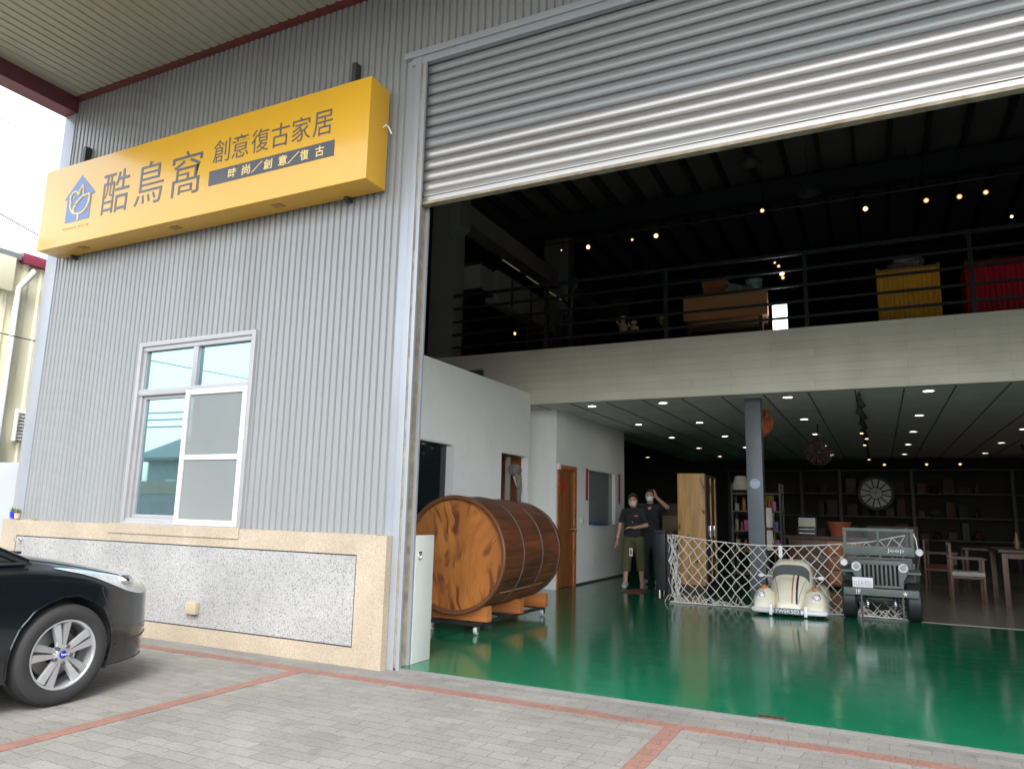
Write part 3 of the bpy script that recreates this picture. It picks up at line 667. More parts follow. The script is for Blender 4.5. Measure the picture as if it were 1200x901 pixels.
# bird house mark
mb = MB(); mb.prism([(-4.785, 4.775), (-4.515, 5.03), (-4.245, 4.785), (-4.245, 4.765), (-4.30, 4.765), (-4.30, 4.475), (-4.735, 4.475), (-4.735, 4.765), (-4.785, 4.765)], F, F + .003)
mb.build('house_mark', BLUELOGO, SG, smooth=False)
bd = MB()
def ring(pts, r=.0125, closed=False):
    bd.tube([(a, F - .0005, b_) for a, b_ in pts], r, 6, closed)
def arc(cx, cz, rx, rz, a0, a1, n=16): return [(cx + rx * math.cos(R(a0 + (a1 - a0) * i / n)), cz + rz * math.sin(R(a0 + (a1 - a0) * i / n))) for i in range(n + 1)]
ring(arc(-4.60, 4.765, .075, .075, 20, 215) + arc(-4.50, 4.70, .165, .145, 190, 275) )
ring([(-4.53, 4.79), (-4.50, 4.86), (-4.465, 4.905), (-4.45, 4.85), (-4.44, 4.77), (-4.32, 4.775)])
ring([(-4.32, 4.775)] + arc(-4.47, 4.72, .145, .165, 15, -95) )
ring([(-4.32, 4.775), (-4.45, 4.765), (-4.55, 4.70), (-4.595, 4.63), (-4.58, 4.575)])
ring([(-4.495, 4.56), (-4.50, 4.475)], .011)
ring(arc(-4.605, 4.77, .011, .011, 0, 330, 8), .007)
bd.build('bird_mark', PALEY, SG)
chars('Kuniao Bird Nest', [(-4.77, -4.29)], 4.375, 4.42, 0, PALEY) if False else None
t_ = text_mb('KUNIAO  B I R D', -4.765, -4.295, 4.385, 4.415, F, .002, 0); t_.build('small_print', mat('worn_print', (.66, .50, .25), .5), SG, smooth=False)
# underside screws plates, brackets
for X in (-4.55, -3.0, -1.55): MB().box(X - .06, X + .06, -.24, -.16, 4.199, 4.206).build('cover_plate', mat('plate_brown', (.35, .2, .04), .5), SG)
for X in (-4.94, -.80):
    MB().box(X - .025, X + .025, -.10, -.02, 5.17, 5.60).build('sign_bracket', DARK, SG); MB().box(X - .025, X + .025, -.10, -.02, 4.165, 4.204).build('sign_bracket', DARK, SG)
MB().tube([(-.382, -.13, 4.80), (-.35, -.13, 4.82), (-.33, -.11, 4.80), (-.31, -.09, 4.74)], .007, 6).build('wire_tail', WHITE, SG)

# ================================================================== THINGS BESIDE THE BUILDING
NBW = mat('cream_sheet', (.78, .745, .56), .55, .05, .06, 1, dirt=(.42, .38, .26), dscale=1, damt=.3)
NB = thing('neighbouring_shed', 'cream ribbed sheet metal building with a maroon roof edge behind the left corner', 'building', (-11.0, 5.0, 0))
NX = -8.0
mb = MB(); yy = -1.2; pts = []
while yy < 14:
    pts += [(yy, 0), (yy + .16, 0), (yy + .18, .035), (yy + .24, .035), (yy + .26, 0)]; yy += .26
mb.grid([[(NX + d, y_, z) for y_, d in pts] for z in (0, 4.9)])
mb.box(-14, NX, -1.2, -1.1, 0, 4.9).box(-14, NX - .01, 13.9, 14, 0, 4.9).build('wall', NBW, NB, ang=20)
MB().box(-14.2, NX + .10, .98, 14.2, 4.86, 5.02, .01).build('roof_edge', mat('maroon_edge', (.24, .035, .07), .5), NB)
MB().box(-14.2, NX + .05, -1.4, 14.1, 4.90, 4.95).box(-14.2, NX + .12, -1.45, .95, 4.88, 4.98, .01).build('roof', mat('grey_roof', (.22, .24, .25), .5), NB)
MB().box(NX + .02, NX + .16, -1.3, .86, 4.36, 4.88, .01).build('parapet', NBW, NB)
MB().tube([(NX + .2, 1.12, 4.75), (NX + .16, 1.06, 4.62), (NX + .11, .97, 4.45), (NX + .11, .97, .0)], .045, 10).build('downpipe', mat('pipe_white', (.70, .70, .68), .4), NB)
v = MB()
for i in range(9): v.obox((NX + .06, 1.33, 2.20 + i * .05), (.09, .24, .012), Matrix.Rotation(R(25), 3, 'Y'))
v.box(NX + .03, NX + .12, 1.2, 1.215, 2.16, 2.64).box(NX + .03, NX + .12, 1.445, 1.46, 2.16, 2.64)
v.build('louvre_vent', WHITE, NB)
tag(MB().box(-12, -5.72, .40, .58, 0, 1.78, .05).build('side_wall', mat('render_white', (.36, .38, .40), .7, 0, .05)), 'low pale rendered wall between the shop corner and the cream building', 'wall')

def pot(name, x, y, z, r, h, col, lab, leaf):
    t = thing(name, lab, 'plant pot', (x, y, z))
    MB().lathe([(0, 0), (r * .75, 0), (r * .8, h * .02), (r, h), (r * 1.06, h), (r * 1.06, h * .9), (r * .9, h * .9), (r * .86, h * .86), (0, h * .86)], (x, y, z), 'z', 20).build('pot', mat(name + '_glaze', col, .3, coat=.3), t)
    mb = MB(); rr = random.Random(int(x * 100))
    for i in range(16):
        a = rr.random() * 6.28; t2 = rr.uniform(.2, 1.1); L_ = rr.uniform(.04, .075)
        p = Vector((x, y, z + h * .86)); e = p + Vector((math.cos(a) * math.sin(t2), math.sin(a) * math.sin(t2), math.cos(t2))) * L_
        mb.tube([p, (p + e) / 2 + Vector((0, 0, .006)), e], [.004, .008, .002], 6)
    mb.build('leaves', mat(name + '_leaf', leaf, .6), t)
pot('blue_plant_pot', -5.49, -.045, 1.087, .035, .075, (.01, .03, .45), 'tiny cobalt blue pot with a succulent on the ledge at the left corner', (.10, .13, .04))
pot('clay_plant_pot', -5.385, -.05, 1.087, .038, .06, (.50, .38, .28), 'tiny pinkish clay pot with a bushy succulent beside the blue pot', (.12, .18, .06))
MB_ = MB().box(-5.20, -5.02, -.07, -.03, 1.077, 1.087)
tag(MB_.build('ledge_tile', CREAM), 'small flat piece of cream tile lying on the plinth ledge', 'tile')

# overhead wires
WIRE = mat('cable_black', (.03, .03, .03), .6)
def wire(p, q, sag, r, lab, grp):
    p = Vector(p); q = Vector(q); n = 24
    pts = [p.lerp(q, i / n) - Vector((0, 0, sag * 4 * (i / n) * (1 - i / n))) for i in range(n + 1)]
    return single(MB().tube(pts, r, 6), 'overhead_wire', WIRE, lab, 'wire', grp)
G_ = 'overhead wires left of the building'
def aim(px, py, X):  # world point at x=X seen from the photographer through the measured wire points (metres)
    return (X, px, py)
wire((-12, -6, 9.95), (-12, 18, 7.3), .1, .009, 'topmost thin wire crossing the white sky left of the shop', G_)
wire((-12, -6, 8.95), (-12, 18, 6.4), .1, .009, 'middle thin wire crossing the white sky left of the shop', G_)
wire((-12, -6, 8.95), (-12, 18, 3.6), .05, .014, 'lowest and thickest wire in the sky above the cream building', G_)
wire((-7.6, -6, 3.80), (-7.6, 18, 3.55), .1, .009, 'thin black wire running across the cream building wall', G_)
H_ = 'wires over the road'
wire((-36, -13.2, 7.6), (22, -11.4, 7.9), .5, .03, 'upper wire over the road in front of the shop', H_)
wire((-36, -14.5, 10.4), (22, -9.0, 6.2), .4, .03, 'slanting wire over the road in front of the shop', H_)
wire((-36, -12, 6.3), (22, -15.4, 11.0), .5, .03, 'rising wire over the road in front of the shop', H_)
for i in range(3): wire((-36, -15 - i * .3, 4.6 + .35 * i), (22, -15 - i * .3, 4.5 + .3 * i), .3, .03, ('lowest', 'middle', 'highest')[i] + ' of three level wires along the far side of the road', H_)

# house and trees across the road
HB = thing('roadside_house', 'low house with a grey green roof across the road', 'building', (-24, -24, 0))
MB().box(-31, -16, -28, -21, 0, 3.6).build('wall', mat('teal_wall', (.26, .34, .33), .7), HB, smooth=False)
MB().prism([(-20.3, 3.6), (-24.5, 5.4), (-28.7, 3.6), (-28.7, 3.45), (-20.3, 3.45)], -31.6, -15.4, 'yz').build('roof', mat('roof_green', (.12, .17, .16), .6), HB, smooth=False)
for i in range(4): MB().box(-29.5 + i * 3.4, -28 + i * 3.4, -21.02, -20.96, 1.1, 2.5).build('window', GLASS, HB)
LEAF = mat('leaf_green', (.055, .10, .03), .6, 0, .35, 2.5)
def tree(x, y, h, r, lab, seed):
    t = thing('roadside_tree', lab, 'tree', (x, y, 0), 'trees across the road'); g = random.Random(seed)
    mb = MB(); mb.tube([(x, y, 0), (x + .1, y, h * .3), (x, y + .1, h * .6)], [.2, .15, .08], 8)
    for i in range(6):
        a = g.random() * 6.28
        mb.tube([(x + .08, y, h * .35), (x + math.cos(a) * r * .4, y + math.sin(a) * r * .4, h * .6), (x + math.cos(a) * r * .7, y + math.sin(a) * r * .7, h * .8)], [.09, .05, .02], 6)
    mb.build('trunk', DARKW, t)
    mb = MB()
    cl = [(x + g.uniform(-.6, .6) * r, y + g.uniform(-.6, .6) * r, h * g.uniform(.45, .92), r * g.uniform(.3, .5)) for _ in range(14)]
    for cx, cy, cz, cr in cl:
        for k in range(120):
            d = Vector((g.gauss(0, 1), g.gauss(0, 1), g.gauss(0, 1))).normalized() * cr * g.uniform(.6, 1.08)
            c = Vector((cx, cy, cz)) + d; a = Vector((g.gauss(0, 1), g.gauss(0, 1), g.gauss(0, 1))).normalized(); b_ = a.orthogonal().normalized(); s_ = g.uniform(.08, .16)
            vs = [mb.bm.verts.new(c + a * s_), mb.bm.verts.new(c + b_ * s_ * .5), mb.bm.verts.new(c - a * s_), mb.bm.verts.new(c - b_ * s_ * .5)]
            mb.bm.faces.new(vs)
    mb.build('crown', LEAF, t, smooth=False)
tree(-17.6, -19.6, 4.3, 1.7, 'short leafy tree right of the house across the road', 3)
tree(-9.5, -21, 5.4, 2.2, 'taller leafy tree second from the house across the road', 4)
tree(2.0, -22, 5.2, 2.3, 'round leafy tree opposite the roller door across the road', 5)
tree(-36, -22, 5.6, 2.4, 'leafy tree left of the house across the road', 6)

# ================================================================== WHITE BOARD AT THE JAMB, DRAIN, BARREL
WB = thing('white_board', 'upright white panel with a ring pull standing just inside the door jamb', 'panel', (0.02, .28, .02))
MB().box(-.012, .006, .145, .43, .021, 1.075, .003).build('panel', mat('board_white', (.46, .47, .45), .45, 0, .03, 2), WB)
rp = MB(); rp.tube([(.013, .20 + .022 * math.cos(a * math.pi / 6), .90 + .028 * math.sin(a * math.pi / 6)) for a in range(12)], .0045, 6, True); rp.box(.006, .011, .19, .235, .905, .94, .001)
rp.build('ring_pull', CHROME, WB)
DG = thing('floor_drain', 'small rusty brown rectangular drain cover in the green floor', 'drain', (2.87, .035, .0205))
MB().box(2.78, 2.965, -.0 + .005, .075, .018, .0235).build('cover', mat('drain_brown', (.10, .05, .03), .7, 0, .3, 20), DG)
db = MB()
for i in range(4): db.box(2.79 + i * .044, 2.82 + i * .044, .02, .06, .0236, .0245)
db.build('slot', BLACK, DG, smooth=False)

BR = thing('wooden_barrel', 'huge dark wooden barrel with an orange burnt grain end lying on a wheeled stand', 'barrel', (-.56, 2.6, .20))
bc = (-.585, 1.75, .825); R0 = .628; LEN = 1.68
st = MB(); NS = 28
prof = []
def bulge(t): return R0 * (1 + .014 * math.sin(math.pi * t)) - .05 * t
for k in range(NS):           # individual staves
    a0 = 2 * math.pi * k / NS; a1 = 2 * math.pi * (k + 1) / NS
    P = []
    for j in range(13):
        t = j / 12; rr = bulge(t); y_ = bc[1] + LEN * t
        row = []
        for q_, d in ((0.0, -.006), (.05, -.001), (.25, 0), (.5, 0), (.75, 0), (.95, -.001), (1.0, -.006)):
            a = a0 + (a1 - a0) * q_
            row.append((bc[0] + (rr + d) * math.cos(a), y_, bc[2] + (rr + d) * math.sin(a)))
        P.append(row)
    st.grid(P)
bmesh.ops.remove_doubles(st.bm, verts=st.bm.verts, dist=.0005)
st.build('staves', BARK, BR, ang=50)
MB().lathe([(R0 - .05, .07), (R0 - .032, .0), (R0 - .004, -.006), (R0 + .006, .006), (R0 + .006, .03)], bc, 'y', 64).build('rim', mat('rim_wood', (.15, .06, .028), .4), BR)
MB().lathe([(0, .045), (R0 - .04, .045), (R0 - .04, .06), (0, .06)], bc, 'y', 64).build('barrel_head', HEADW, BR)
be = (bc[0], bc[1] + LEN - .05, bc[2]); MB().lathe([(0, 0), (R0 - .05, 0), (R0 - .05, .03), (0, .03)], be, 'y', 48).build('barrel_head', BARK, BR)
for t in (.30, .62, .95):
    rr = bulge(t) + .001
    MB().lathe([(rr, -.012), (rr + .008, -.010), (rr + .008, .010), (rr, .012)], (bc[0], bc[1] + LEN * t, bc[2]), 'y', 64, True).build('hoop', mat('hoop_iron', (.10, .085, .07), .5, .5), BR)
a = R(-38); MB().tube([(bc[0] + (bulge(t) + .002) * math.cos(a), bc[1] + LEN * t, bc[2] + (bulge(t) + .002) * math.sin(a)) for t in [i / 10 for i in range(1, 9)]], .006, 6).build('hatch_seam', mat('seam_tan', (.35, .2, .1), .5), BR)

DL = thing('barrel_stand', 'low black steel trolley with orange timber cradles under the barrel', 'trolley', (-.56, 2.6, .02))
mb = MB(); mb.box(-.85, -.81, 1.72, 3.50, .105, .135, .002).box(-.29, -.25, 1.72, 3.50, .105, .135, .002)
for yy in (1.72, 2.60, 3.46): mb.box(-.81, -.29, yy, yy + .04, .105, .135, .002)
mb.build('steel_frame', BLACK, DL)
for yy in (1.86, 2.66, 3.36):
    pts = [(-.93, .137), (-.20, .137), (-.20, .30)]
    rr = bulge((yy - bc[1]) / LEN) + .004
    for i in range(25):
        a = R(-90 + 36 - 72 * i / 24); X = bc[0] + rr * math.cos(a); Z = bc[2] + rr * math.sin(a)
        if Z < .30: pts.append((X, Z))
    pts.append((-.93, .30))
    MB().prism(pts, yy, yy + .10).build('timber_cradle', ORW, DL, smooth=False)
WB_ = mat('castor_grey', (.55, .55, .56), .35, .3)
for cx in (-.82, -.27):
    for cy in (1.76, 3.46):
        c_ = MB().box(cx - .035, cx + .035, cy - .035, cy + .035, .099, .105).box(cx - .026, cx - .021, cy - .03, cy + .02, .045, .10, .001).box(cx + .021, cx + .026, cy - .03, cy + .02, .045, .10, .001).cone((cx, cy, .09), .018, (cx, cy, .099), .024, 14)
        co = c_.build('castor', CHROME, DL)
        MB().lathe([(0, -.020), (.022, -.020), (.026, -.017), (.038, -.017), (.041, -.010), (.041, .010), (.038, .017), (.026, .017), (.022, .020), (0, .020)], (cx, cy - .008, .0615), 'x', 20).build('castor_wheel', WB_, co)

# ================================================================== ROPE NET
NT = thing('rope_net', 'white knotted rope net stretched across the hall behind the toy cars', 'net', (2.2, 5.98, .02))
ROPE = mat('white_rope', (.64, .62, .57), .8, 0, .1, 20)
g = random.Random(5)
NX0, NX1, NYY = .735, 3.86, 5.96
def top_z(x):
    t = (x - NX0) / (NX1 - NX0)
    return 1.0 - .105 * math.sin(math.pi * min(1, t * 1.15)) if t < .87 else 1.0 - .105 * math.sin(math.pi * min(1, .87 * 1.15)) + (t - .87) * .75
nc, nr = 20, 10
def knot(i, j):
    """node of the diamond net"""
    x = NX0 + (NX1 - NX0) * i / (2 * nc)
    r_ = random.Random(i * 97 + j * 13)
    tz = top_z(x); z = tz * (1 - j / nr) + .035 * (j / nr)
    if j == 0: return Vector((x, NYY, tz))
    amp = .013
    return Vector((x + r_.uniform(-amp, amp) + .02 * math.sin(j * .9) * math.sin(x * 2), NYY + r_.uniform(-.02, .02) + .03 * math.sin(x * 2.2) * j / nr, z + r_.uniform(-amp, amp)))
mb = MB()
mb.tube([(x_, NYY, top_z(x_)) for x_ in [NX0 + (NX1 - NX0) * i / 40 for i in range(41)]], .0075, 6)
kn = MB()
for i in range(2 * nc + 1):
    for j in range(nr + 1):
        if (i + j) % 2: continue
        p = knot(i, j)
        if 0 < j: kn.ell(p, (.011, .011, .011), 8, 5)
        for di in (-1, 1):
            if 0 <= i + di <= 2 * nc and j < nr:
                q = knot(i + di, j + 1); m_ = (p + q) / 2 - Vector((0, 0, .004))
                mb.tube([p, m_, q], .0058, 5)
# slack net bunched along the floor and at the left end
for i in range(46):
    x_ = NX0 + (NX1 - NX0) * i / 46 + g.uniform(-.03, .03); w_ = g.uniform(.05, .11); h_ = g.uniform(.015, .14); y_ = NYY - g.uniform(.0, .10)
    mb.tube([(x_ - w_, y_, .028), (x_ - w_ * .5, y_ - .02, .028 + h_ * .7), (x_, y_ - .03, .028 + h_), (x_ + w_ * .6, y_ - .01, .028 + h_ * .5), (x_ + w_ * 1.2, y_, .027)], .0058, 5)
for k in range(3):
    mb.tube([(NX0 + i * .11 + g.uniform(-.02, .02), NYY - .05 - k * .03 + g.uniform(-.03, .03), .028 + g.uniform(0, .012)) for i in range(29)], .006, 5)
for k in range(12):
    x_ = NX0 - .02 + g.uniform(-.02, .12); pts = []
    for s_ in range(11):
        z_ = 1.0 - s_ * .095; pts.append((x_ + .03 * math.sin(s_ * 1.7 + k) + s_ * .006 * (k % 3), NYY - .03 + .04 * math.cos(s_ * 2.1 + k * 2), max(.028, z_)))
    mb.tube(pts, .0055, 5)
mb.merge(kn)
mb.build('netting', ROPE, NT)
single(MB().box(.66, .71, 5.94, 6.02, .05, 1.02, .004).box(.45, .86, 5.93, 6.03, .021, .05, .004), 'net_post', BLACK, 'black post on a flat foot holding the left end of the rope net', 'post')
single(MB().box(3.86, 3.90, 5.98, 6.06, .05, 1.20, .004).box(3.76, 4.0, 5.93, 6.1, .027, .05, .004), 'net_post', BLACK, 'black post behind the green military toy car holding the right end of the net', 'post')

# ================================================================== CREAM TOY CAR
def catmull(P, t):
    n = len(P) - 1; x = min(max(t, 0), 1) * n; i = min(int(x), n - 1); f_ = x - i
    a = P[max(i - 1, 0)]; b_ = P[i]; c = P[i + 1]; d = P[min(i + 2, n)]
    return 0.5 * ((2 * b_) + (-a + c) * f_ + (2 * a - 5 * b_ + 4 * c - d) * f_ ** 2 + (-a + 3 * b_ - 3 * c + d) * f_ ** 3)
def interp(ks, s_):
    for (a, va), (b_, vb) in zip(ks, ks[1:]):
        if s_ <= b_:
            t = max(0, (s_ - a) / (b_ - a)); return va + (vb - va) * t
    return ks[-1][1]
def smooth_interp(ks, s_):
    for i in range(len(ks) - 1):
        if s_ <= ks[i + 1][0] or i == len(ks) - 2:
            t = min(1, max(0, (s_ - ks[i][0]) / (ks[i + 1][0] - ks[i][0])))
            p0 = ks[max(i - 1, 0)][1]; p1 = ks[i][1]; p2 = ks[i + 1][1]; p3 = ks[min(i + 2, len(ks) - 1)][1]
            v_ = 0.5 * ((2 * p1) + (-p0 + p2) * t + (2 * p0 - 5 * p1 + 4 * p2 - p3) * t * t + (-p0 + 3 * p1 - 3 * p2 + p3) * t ** 3)
            return v_
CREAMP = mat('cream_car_paint', (.80, .745, .58), .3, 0, .05, 4, coat=.4, dirt=(.50, .45, .33), dscale=4, damt=.3)
TC = thing('cream_toy_car', 'small cream ride-on toy car with round fenders and a chrome bumper standing before the net', 'toy car', (2.43, 5.95, .02))
tx, ty = 2.435, 5.33
mb = MB()
S = [i * .025 for i in range(62)]      # 0..1.525 backwards
top = [(0, .13), (.03, .22), (.10, .33), (.22, .43), (.34, .485), (.40, .515), (.45, .585), (.52, .67), (.62, .71), (.85, .715), (1.05, .67), (1.25, .52), (1.42, .34), (1.525, .15)]
wid = [(0, .155), (.08, .175), (.22, .215), (.34, .262), (.42, .278), (.9, .285), (1.2, .25), (1.4, .18), (1.525, .10)]
ex = [(0, .8), (.30, .75), (.42, .55), (.54, .42), (1.0, .42), (1.3, .6), (1.525, .7)]
rows = []
for s_ in S:
    zt = smooth_interp(top, s_); hw = smooth_interp(wid, s_); row = []; e1 = interp(ex, s_)
    for k in range(33):
        a = math.pi * k / 32
        cx_ = math.cos(a); sx = math.sin(a)
        X = hw * (abs(cx_) ** e1) * (1 if cx_ > 0 else -1); Zf = (abs(sx) ** .5)
        row.append((tx + X, ty + s_, .07 + (zt - .07) * Zf))
    rows.append(row)
V = mb.grid(rows); mb.bm.faces.new(V[0][::-1]); mb.bm.faces.new(V[-1])
mb.build('body', CREAMP, TC)
for sx in (-1, 1):
    cx = tx + sx * .315
    for (s0, L_) in ((.22, .33), (1.18, .33)):
        mb = MB(); rows = []
        for i in range(21):
            t = i / 20; yy = ty + s0 - L_ * .78 + 2 * L_ * .78 * t; e_ = math.sin(math.pi * t) ** .55 if 0 < t < 1 else 0.02
            row = []
            for k in range(13):
                a = math.pi * k / 12
                row.append((cx + .158 * math.cos(a) * (.6 + .4 * e_), yy, .06 + .30 * e_ * math.sin(a) ** .62 if 0 < k < 12 else .06))
            rows.append(row)
        mb.grid(rows); mb.build('fender', CREAMP, TC)
    MB().box(cx - .10, cx + .08, ty + .45, ty + .95, .07, .10, .01).build('running_board', CREAMP, TC)
    c_ = (cx + sx * .028, ty + .035, .265)
    hl = MB().lathe([(.052, .05), (.052, .0), (.046, -.012), (.040, -.008)], c_, 'y', 24).build('headlight', CHROME, TC)
    MB().lathe([(.041, -.004), (.03, -.02), (.015, -.028), (0, -.030)], c_, 'y', 24).build('lens', mat('lamp_lens', (.72, .74, .74), .08, .2, .02, coat=.5), hl)
    MB().ell((cx - sx * .0, ty + .12, .372), (.036, .055, .022), 14, 8).build('turn_light', mat('orange_lens', (.75, .20, .03), .25), TC)
    mm = MB().tube([(tx + sx * .25, ty + .42, .49), (tx + sx * .31, ty + .38, .50), (tx + sx * .35, ty + .37, .50)], .007, 6).ell((tx + sx * .385, ty + .37, .50), (.038, .014, .027), 16, 8)
    mm.build('side_mirror', WHITE, TC)
    MB().cone((tx + sx * .36 - .04, ty + .25, .15), .13, (tx + sx * .36 + .04, ty + .25, .15), .13, 24).build('wheel', BLACK, TC)
    MB().cone((tx + sx * .36 - .04, ty + 1.2, .15), .13, (tx + sx * .36 + .04, ty + 1.2, .15), .13, 24).build('wheel', BLACK, TC)
# windscreen: follows the front of the cabin
def surf(s_, xf):
    zt = smooth_interp(top, s_); hw = smooth_interp(wid, s_); X = xf
    c_ = min(1, abs(X) / hw) ** (1 / interp(ex, s_)); sn = math.sqrt(max(0, 1 - c_ * c_)); return Vector((tx + X, ty + s_, .07 + (zt - .07) * sn ** .5))
def patch(s0, s1, w0, w1, off, ns=10, nw=16):
    rows = []
    for i in range(ns + 1):
        s_ = s0 + (s1 - s0) * i / ns; hw = w0 + (w1 - w0) * i / ns
        rows.append([surf(s_, -hw + 2 * hw * k / nw) + Vector((0, -off, off * .6)) for k in range(nw + 1)])
    m_ = MB(); m_.grid(rows); return m_
patch(.405, .50, .242, .236, .006).build('windscreen_frame', mat('trim_grey', (.10, .10, .10), .4), TC)
patch(.414, .49, .232, .226, .0085).build('windscreen', mat('toy_glass', (.10, .12, .12), .12, 0, .1), TC)
# generic twin stripe over the bonnet
def stripe(x0, x1, s0, s1, m, nm):
    rows = []
    for i in range(16):
        s_ = s0 + (s1 - s0) * i / 15
        rows.append([surf(s_, x0 + (x1 - x0) * k / 2) + Vector((0, -.003, .003)) for k in range(3)])
    m_ = MB(); m_.grid(rows); m_.build(nm, m, TC)
stripe(.036, .050, .02, .41, mat('stripe_red', (.45, .05, .05), .4), 'stripe')
stripe(.088, .112, .02, .41, BLACK, 'stripe')
for sx in (-1, 1): MB().tube([surf(.03 + .38 * i / 12, sx * (.12 + .085 * i / 12)) + Vector((0, -.001, .001)) for i in range(13)], .0035, 6).build('bonnet_seam', mat('seam_brown', (.28, .25, .18), .6), TC)
bp = MB(); bp.tube([(tx - .46, ty + .12, .085), (tx - .44, ty + .02, .085), (tx - .36, ty - .03, .085), (tx - .15, ty - .045, .085), (tx + .15, ty - .045, .085), (tx + .36, ty - .03, .085), (tx + .44, ty + .02, .085), (tx + .46, ty + .12, .085)], .034, 10)
bumper = bp.build('bumper', mat('bumper_silver', (.85, .85, .86), .25, .1), TC)
for sx in (-1, 1): MB().box(tx + sx * .215 - .022, tx + sx * .215 + .022, ty - .095, ty - .03, .03, .165, .014).build('overrider', mat('overrider_white', (.82, .82, .83), .25, .2), bumper)
MB().box(tx - .17, tx + .155, ty - .10, ty - .088, .055, .130, .002).build('number_plate', mat('plate_grey', (.10, .12, .11), .4), TC)
text_mb('7WEK502', tx - .155, tx + .14, .068, .118, ty - .102, .002, .02).build('plate_lettering', mat('plate_text_silver', (.68, .70, .70), .3), TC, smooth=False)

# ================================================================== MILITARY TOY CAR
OD = mat('grey_green_paint', (.105, .132, .112), .5, 0, .12, 4, dirt=(.24, .26, .24), dscale=5, damt=.35)
OD2 = mat('dark_green_paint', (.07, .085, .08), .55, 0, .1)
JP = thing('military_toy_car', 'grey green open military style toy car with slotted grille and large black tyres', 'toy car', (3.54, 6.2, .02))
jx, jy = 3.535, 5.62
wf = MB()
for (a, b_, c, d) in ((jx - .425, jx + .425, 1.135, 1.18), (jx - .425, jx - .385, .945, 1.135), (jx + .385, jx + .425, .945, 1.135), (jx - .014, jx + .014, .945, 1.135)):
    wf.box(a, b_, jy + .26, jy + .285, c, d, .004)
wf.box(jx - .425, jx + .425, jy + .255, jy + .29, .825, .945, .005)
wfr = wf.build('windscreen_frame', OD, JP)
MB().box(jx - .385, jx + .385, jy + .270, jy + .274, .945, 1.135).build('windscreen', mat('clear_pane', (.6, .65, .65), .05, 0, 0, alpha=.05), wfr, smooth=False)
text_mb('Jeep', jx + .10, jx + .30, .862, .922, jy + .252, .002, .0).build('lettering', WHITE, JP, smooth=False)
# bonnet and tub
mb = MB(); mb.prism([(jx - .31, .60), (jx + .31, .60), (jx + .31, .74), (jx + .27, .775), (jx - .27, .775), (jx - .31, .74)], jy + .10, jy + .30); mb.box(jx - .27, jx + .27, jy + .012, jy + .10, .745, .774, .004); mb.build('bonnet', OD, JP, ang=40)
tub = MB(); tub.box(jx - .42, jx - .39, jy + .29, jy + 1.35, .30, .74, .004).box(jx + .39, jx + .42, jy + .29, jy + 1.35, .30, .74, .004).box(jx - .39, jx + .39, jy + 1.32, jy + 1.35, .30, .74, .004).box(jx - .39, jx + .39, jy + .05, jy + 1.32, .27, .30, .004).box(jx - .39, jx + .39, jy + .29, jy + .32, .30, .80, .004)
tub.build('body', OD2, JP)
for sx in (-1, 1):
    MB().prism([(jy - .02, .615), (jy + .30, .64), (jy + .42, .50), (jy + .45, .50), (jy + .33, .665), (jy - .02, .64)], jx + sx * .31, jx + sx * .47, 'yz').build('fender', OD, JP)
    MB().box(jx + sx * .21 - .13, jx + sx * .21 + .13, jy + .78, jy + 1.1, .30, .48, .03).box(jx + sx * .21 - .13, jx + sx * .21 + .13, jy + 1.06, jy + 1.13, .48, .78, .02).build('seat', BLACK, JP)
# grille: plate with upright slots
gr = MB(); gy = jy - .01
slots = [jx - .20 + i * .05 for i in range(9)]
gr.box(jx - .245, jx + .245, gy, gy + .02, .715, .765, .003).box(jx - .245, jx + .245, gy, gy + .02, .43, .46, .003)
xs = [-.245] + [.0]
edges = [jx - .245] + [e for s_ in slots for e in (s_ - .014, s_ + .014)] + [jx + .245]
for i in range(0, len(edges), 2): gr.box(edges[i], edges[i + 1], gy, gy + .02, .46, .715, .002)
for sx in (-1, 1):
    gr.prism([(jx + sx * .2452, .765), (jx + sx * .32, .745), (jx + sx * .335, .66), (jx + sx * .30, .58), (jx + sx * .265, .53), (jx + sx * .265, .43), (jx + sx * .2452, .43)], gy, gy + .02)
gr.build('grille', OD, JP, ang=30)
MB().box(jx - .24, jx + .24, gy + .08, gy + .09, .44, .74).build('radiator', mat('radiator_dark', (.02, .025, .025), .7), JP)
for sx, zz in ((-1, .69), (1, .69)):
    c_ = (jx + sx * .272, gy - .002, zz)
    h = MB().lathe([(.058, .0), (.058, -.02), (.050, -.026), (.040, -.018), (.034, -.016)], c_, 'y', 28).build('headlight', mat('ring_white', (.78, .78, .78), .3), JP)
    MB().lathe([(.034, -.012), (.020, -.020), (.019, -.030), (0, -.032)], c_, 'y', 24).build('lens', mat('lens_grey', (.40, .42, .42), .15), h)
for (X, Z, nm) in ((jx - .42, .725, 0), (jx + .475, .885, 1)):
    MB().lathe([(.046, .03), (.046, -.005), (.038, -.014), (.022, -.010), (0, -.016)], (X, jy + .10 + .12 * nm, Z), 'y', 24).build('side_lamp', mat('ring_white', (.78, .78, .78), .3), JP)
    MB().tube([(X, jy + .13 + .12 * nm, Z), (X, jy + .2 + .06 * nm, Z - .08), (X - .04 * (1 if nm else -1), jy + .22 + .06 * nm, .65)], .008, 6).build('lamp_stalk', OD2, JP)
MB().tube([(jx + .425, jy + .27, 1.12), (jx + .45, jy + .26, 1.05), (jx + .46, jy + .25, .93)], .008, 6).build('lamp_stalk', CHROME, JP)
MB().box(jx - .43, jx + .43, jy - .13, jy - .07, .335, .425, .006).build('bumper', OD, JP)
for sx in (-1, 1): MB().box(jx + sx * .2 - .02, jx + sx * .2 + .02, jy - .07, jy + .3, .36, .40).build('chassis_rail', OD2, JP)
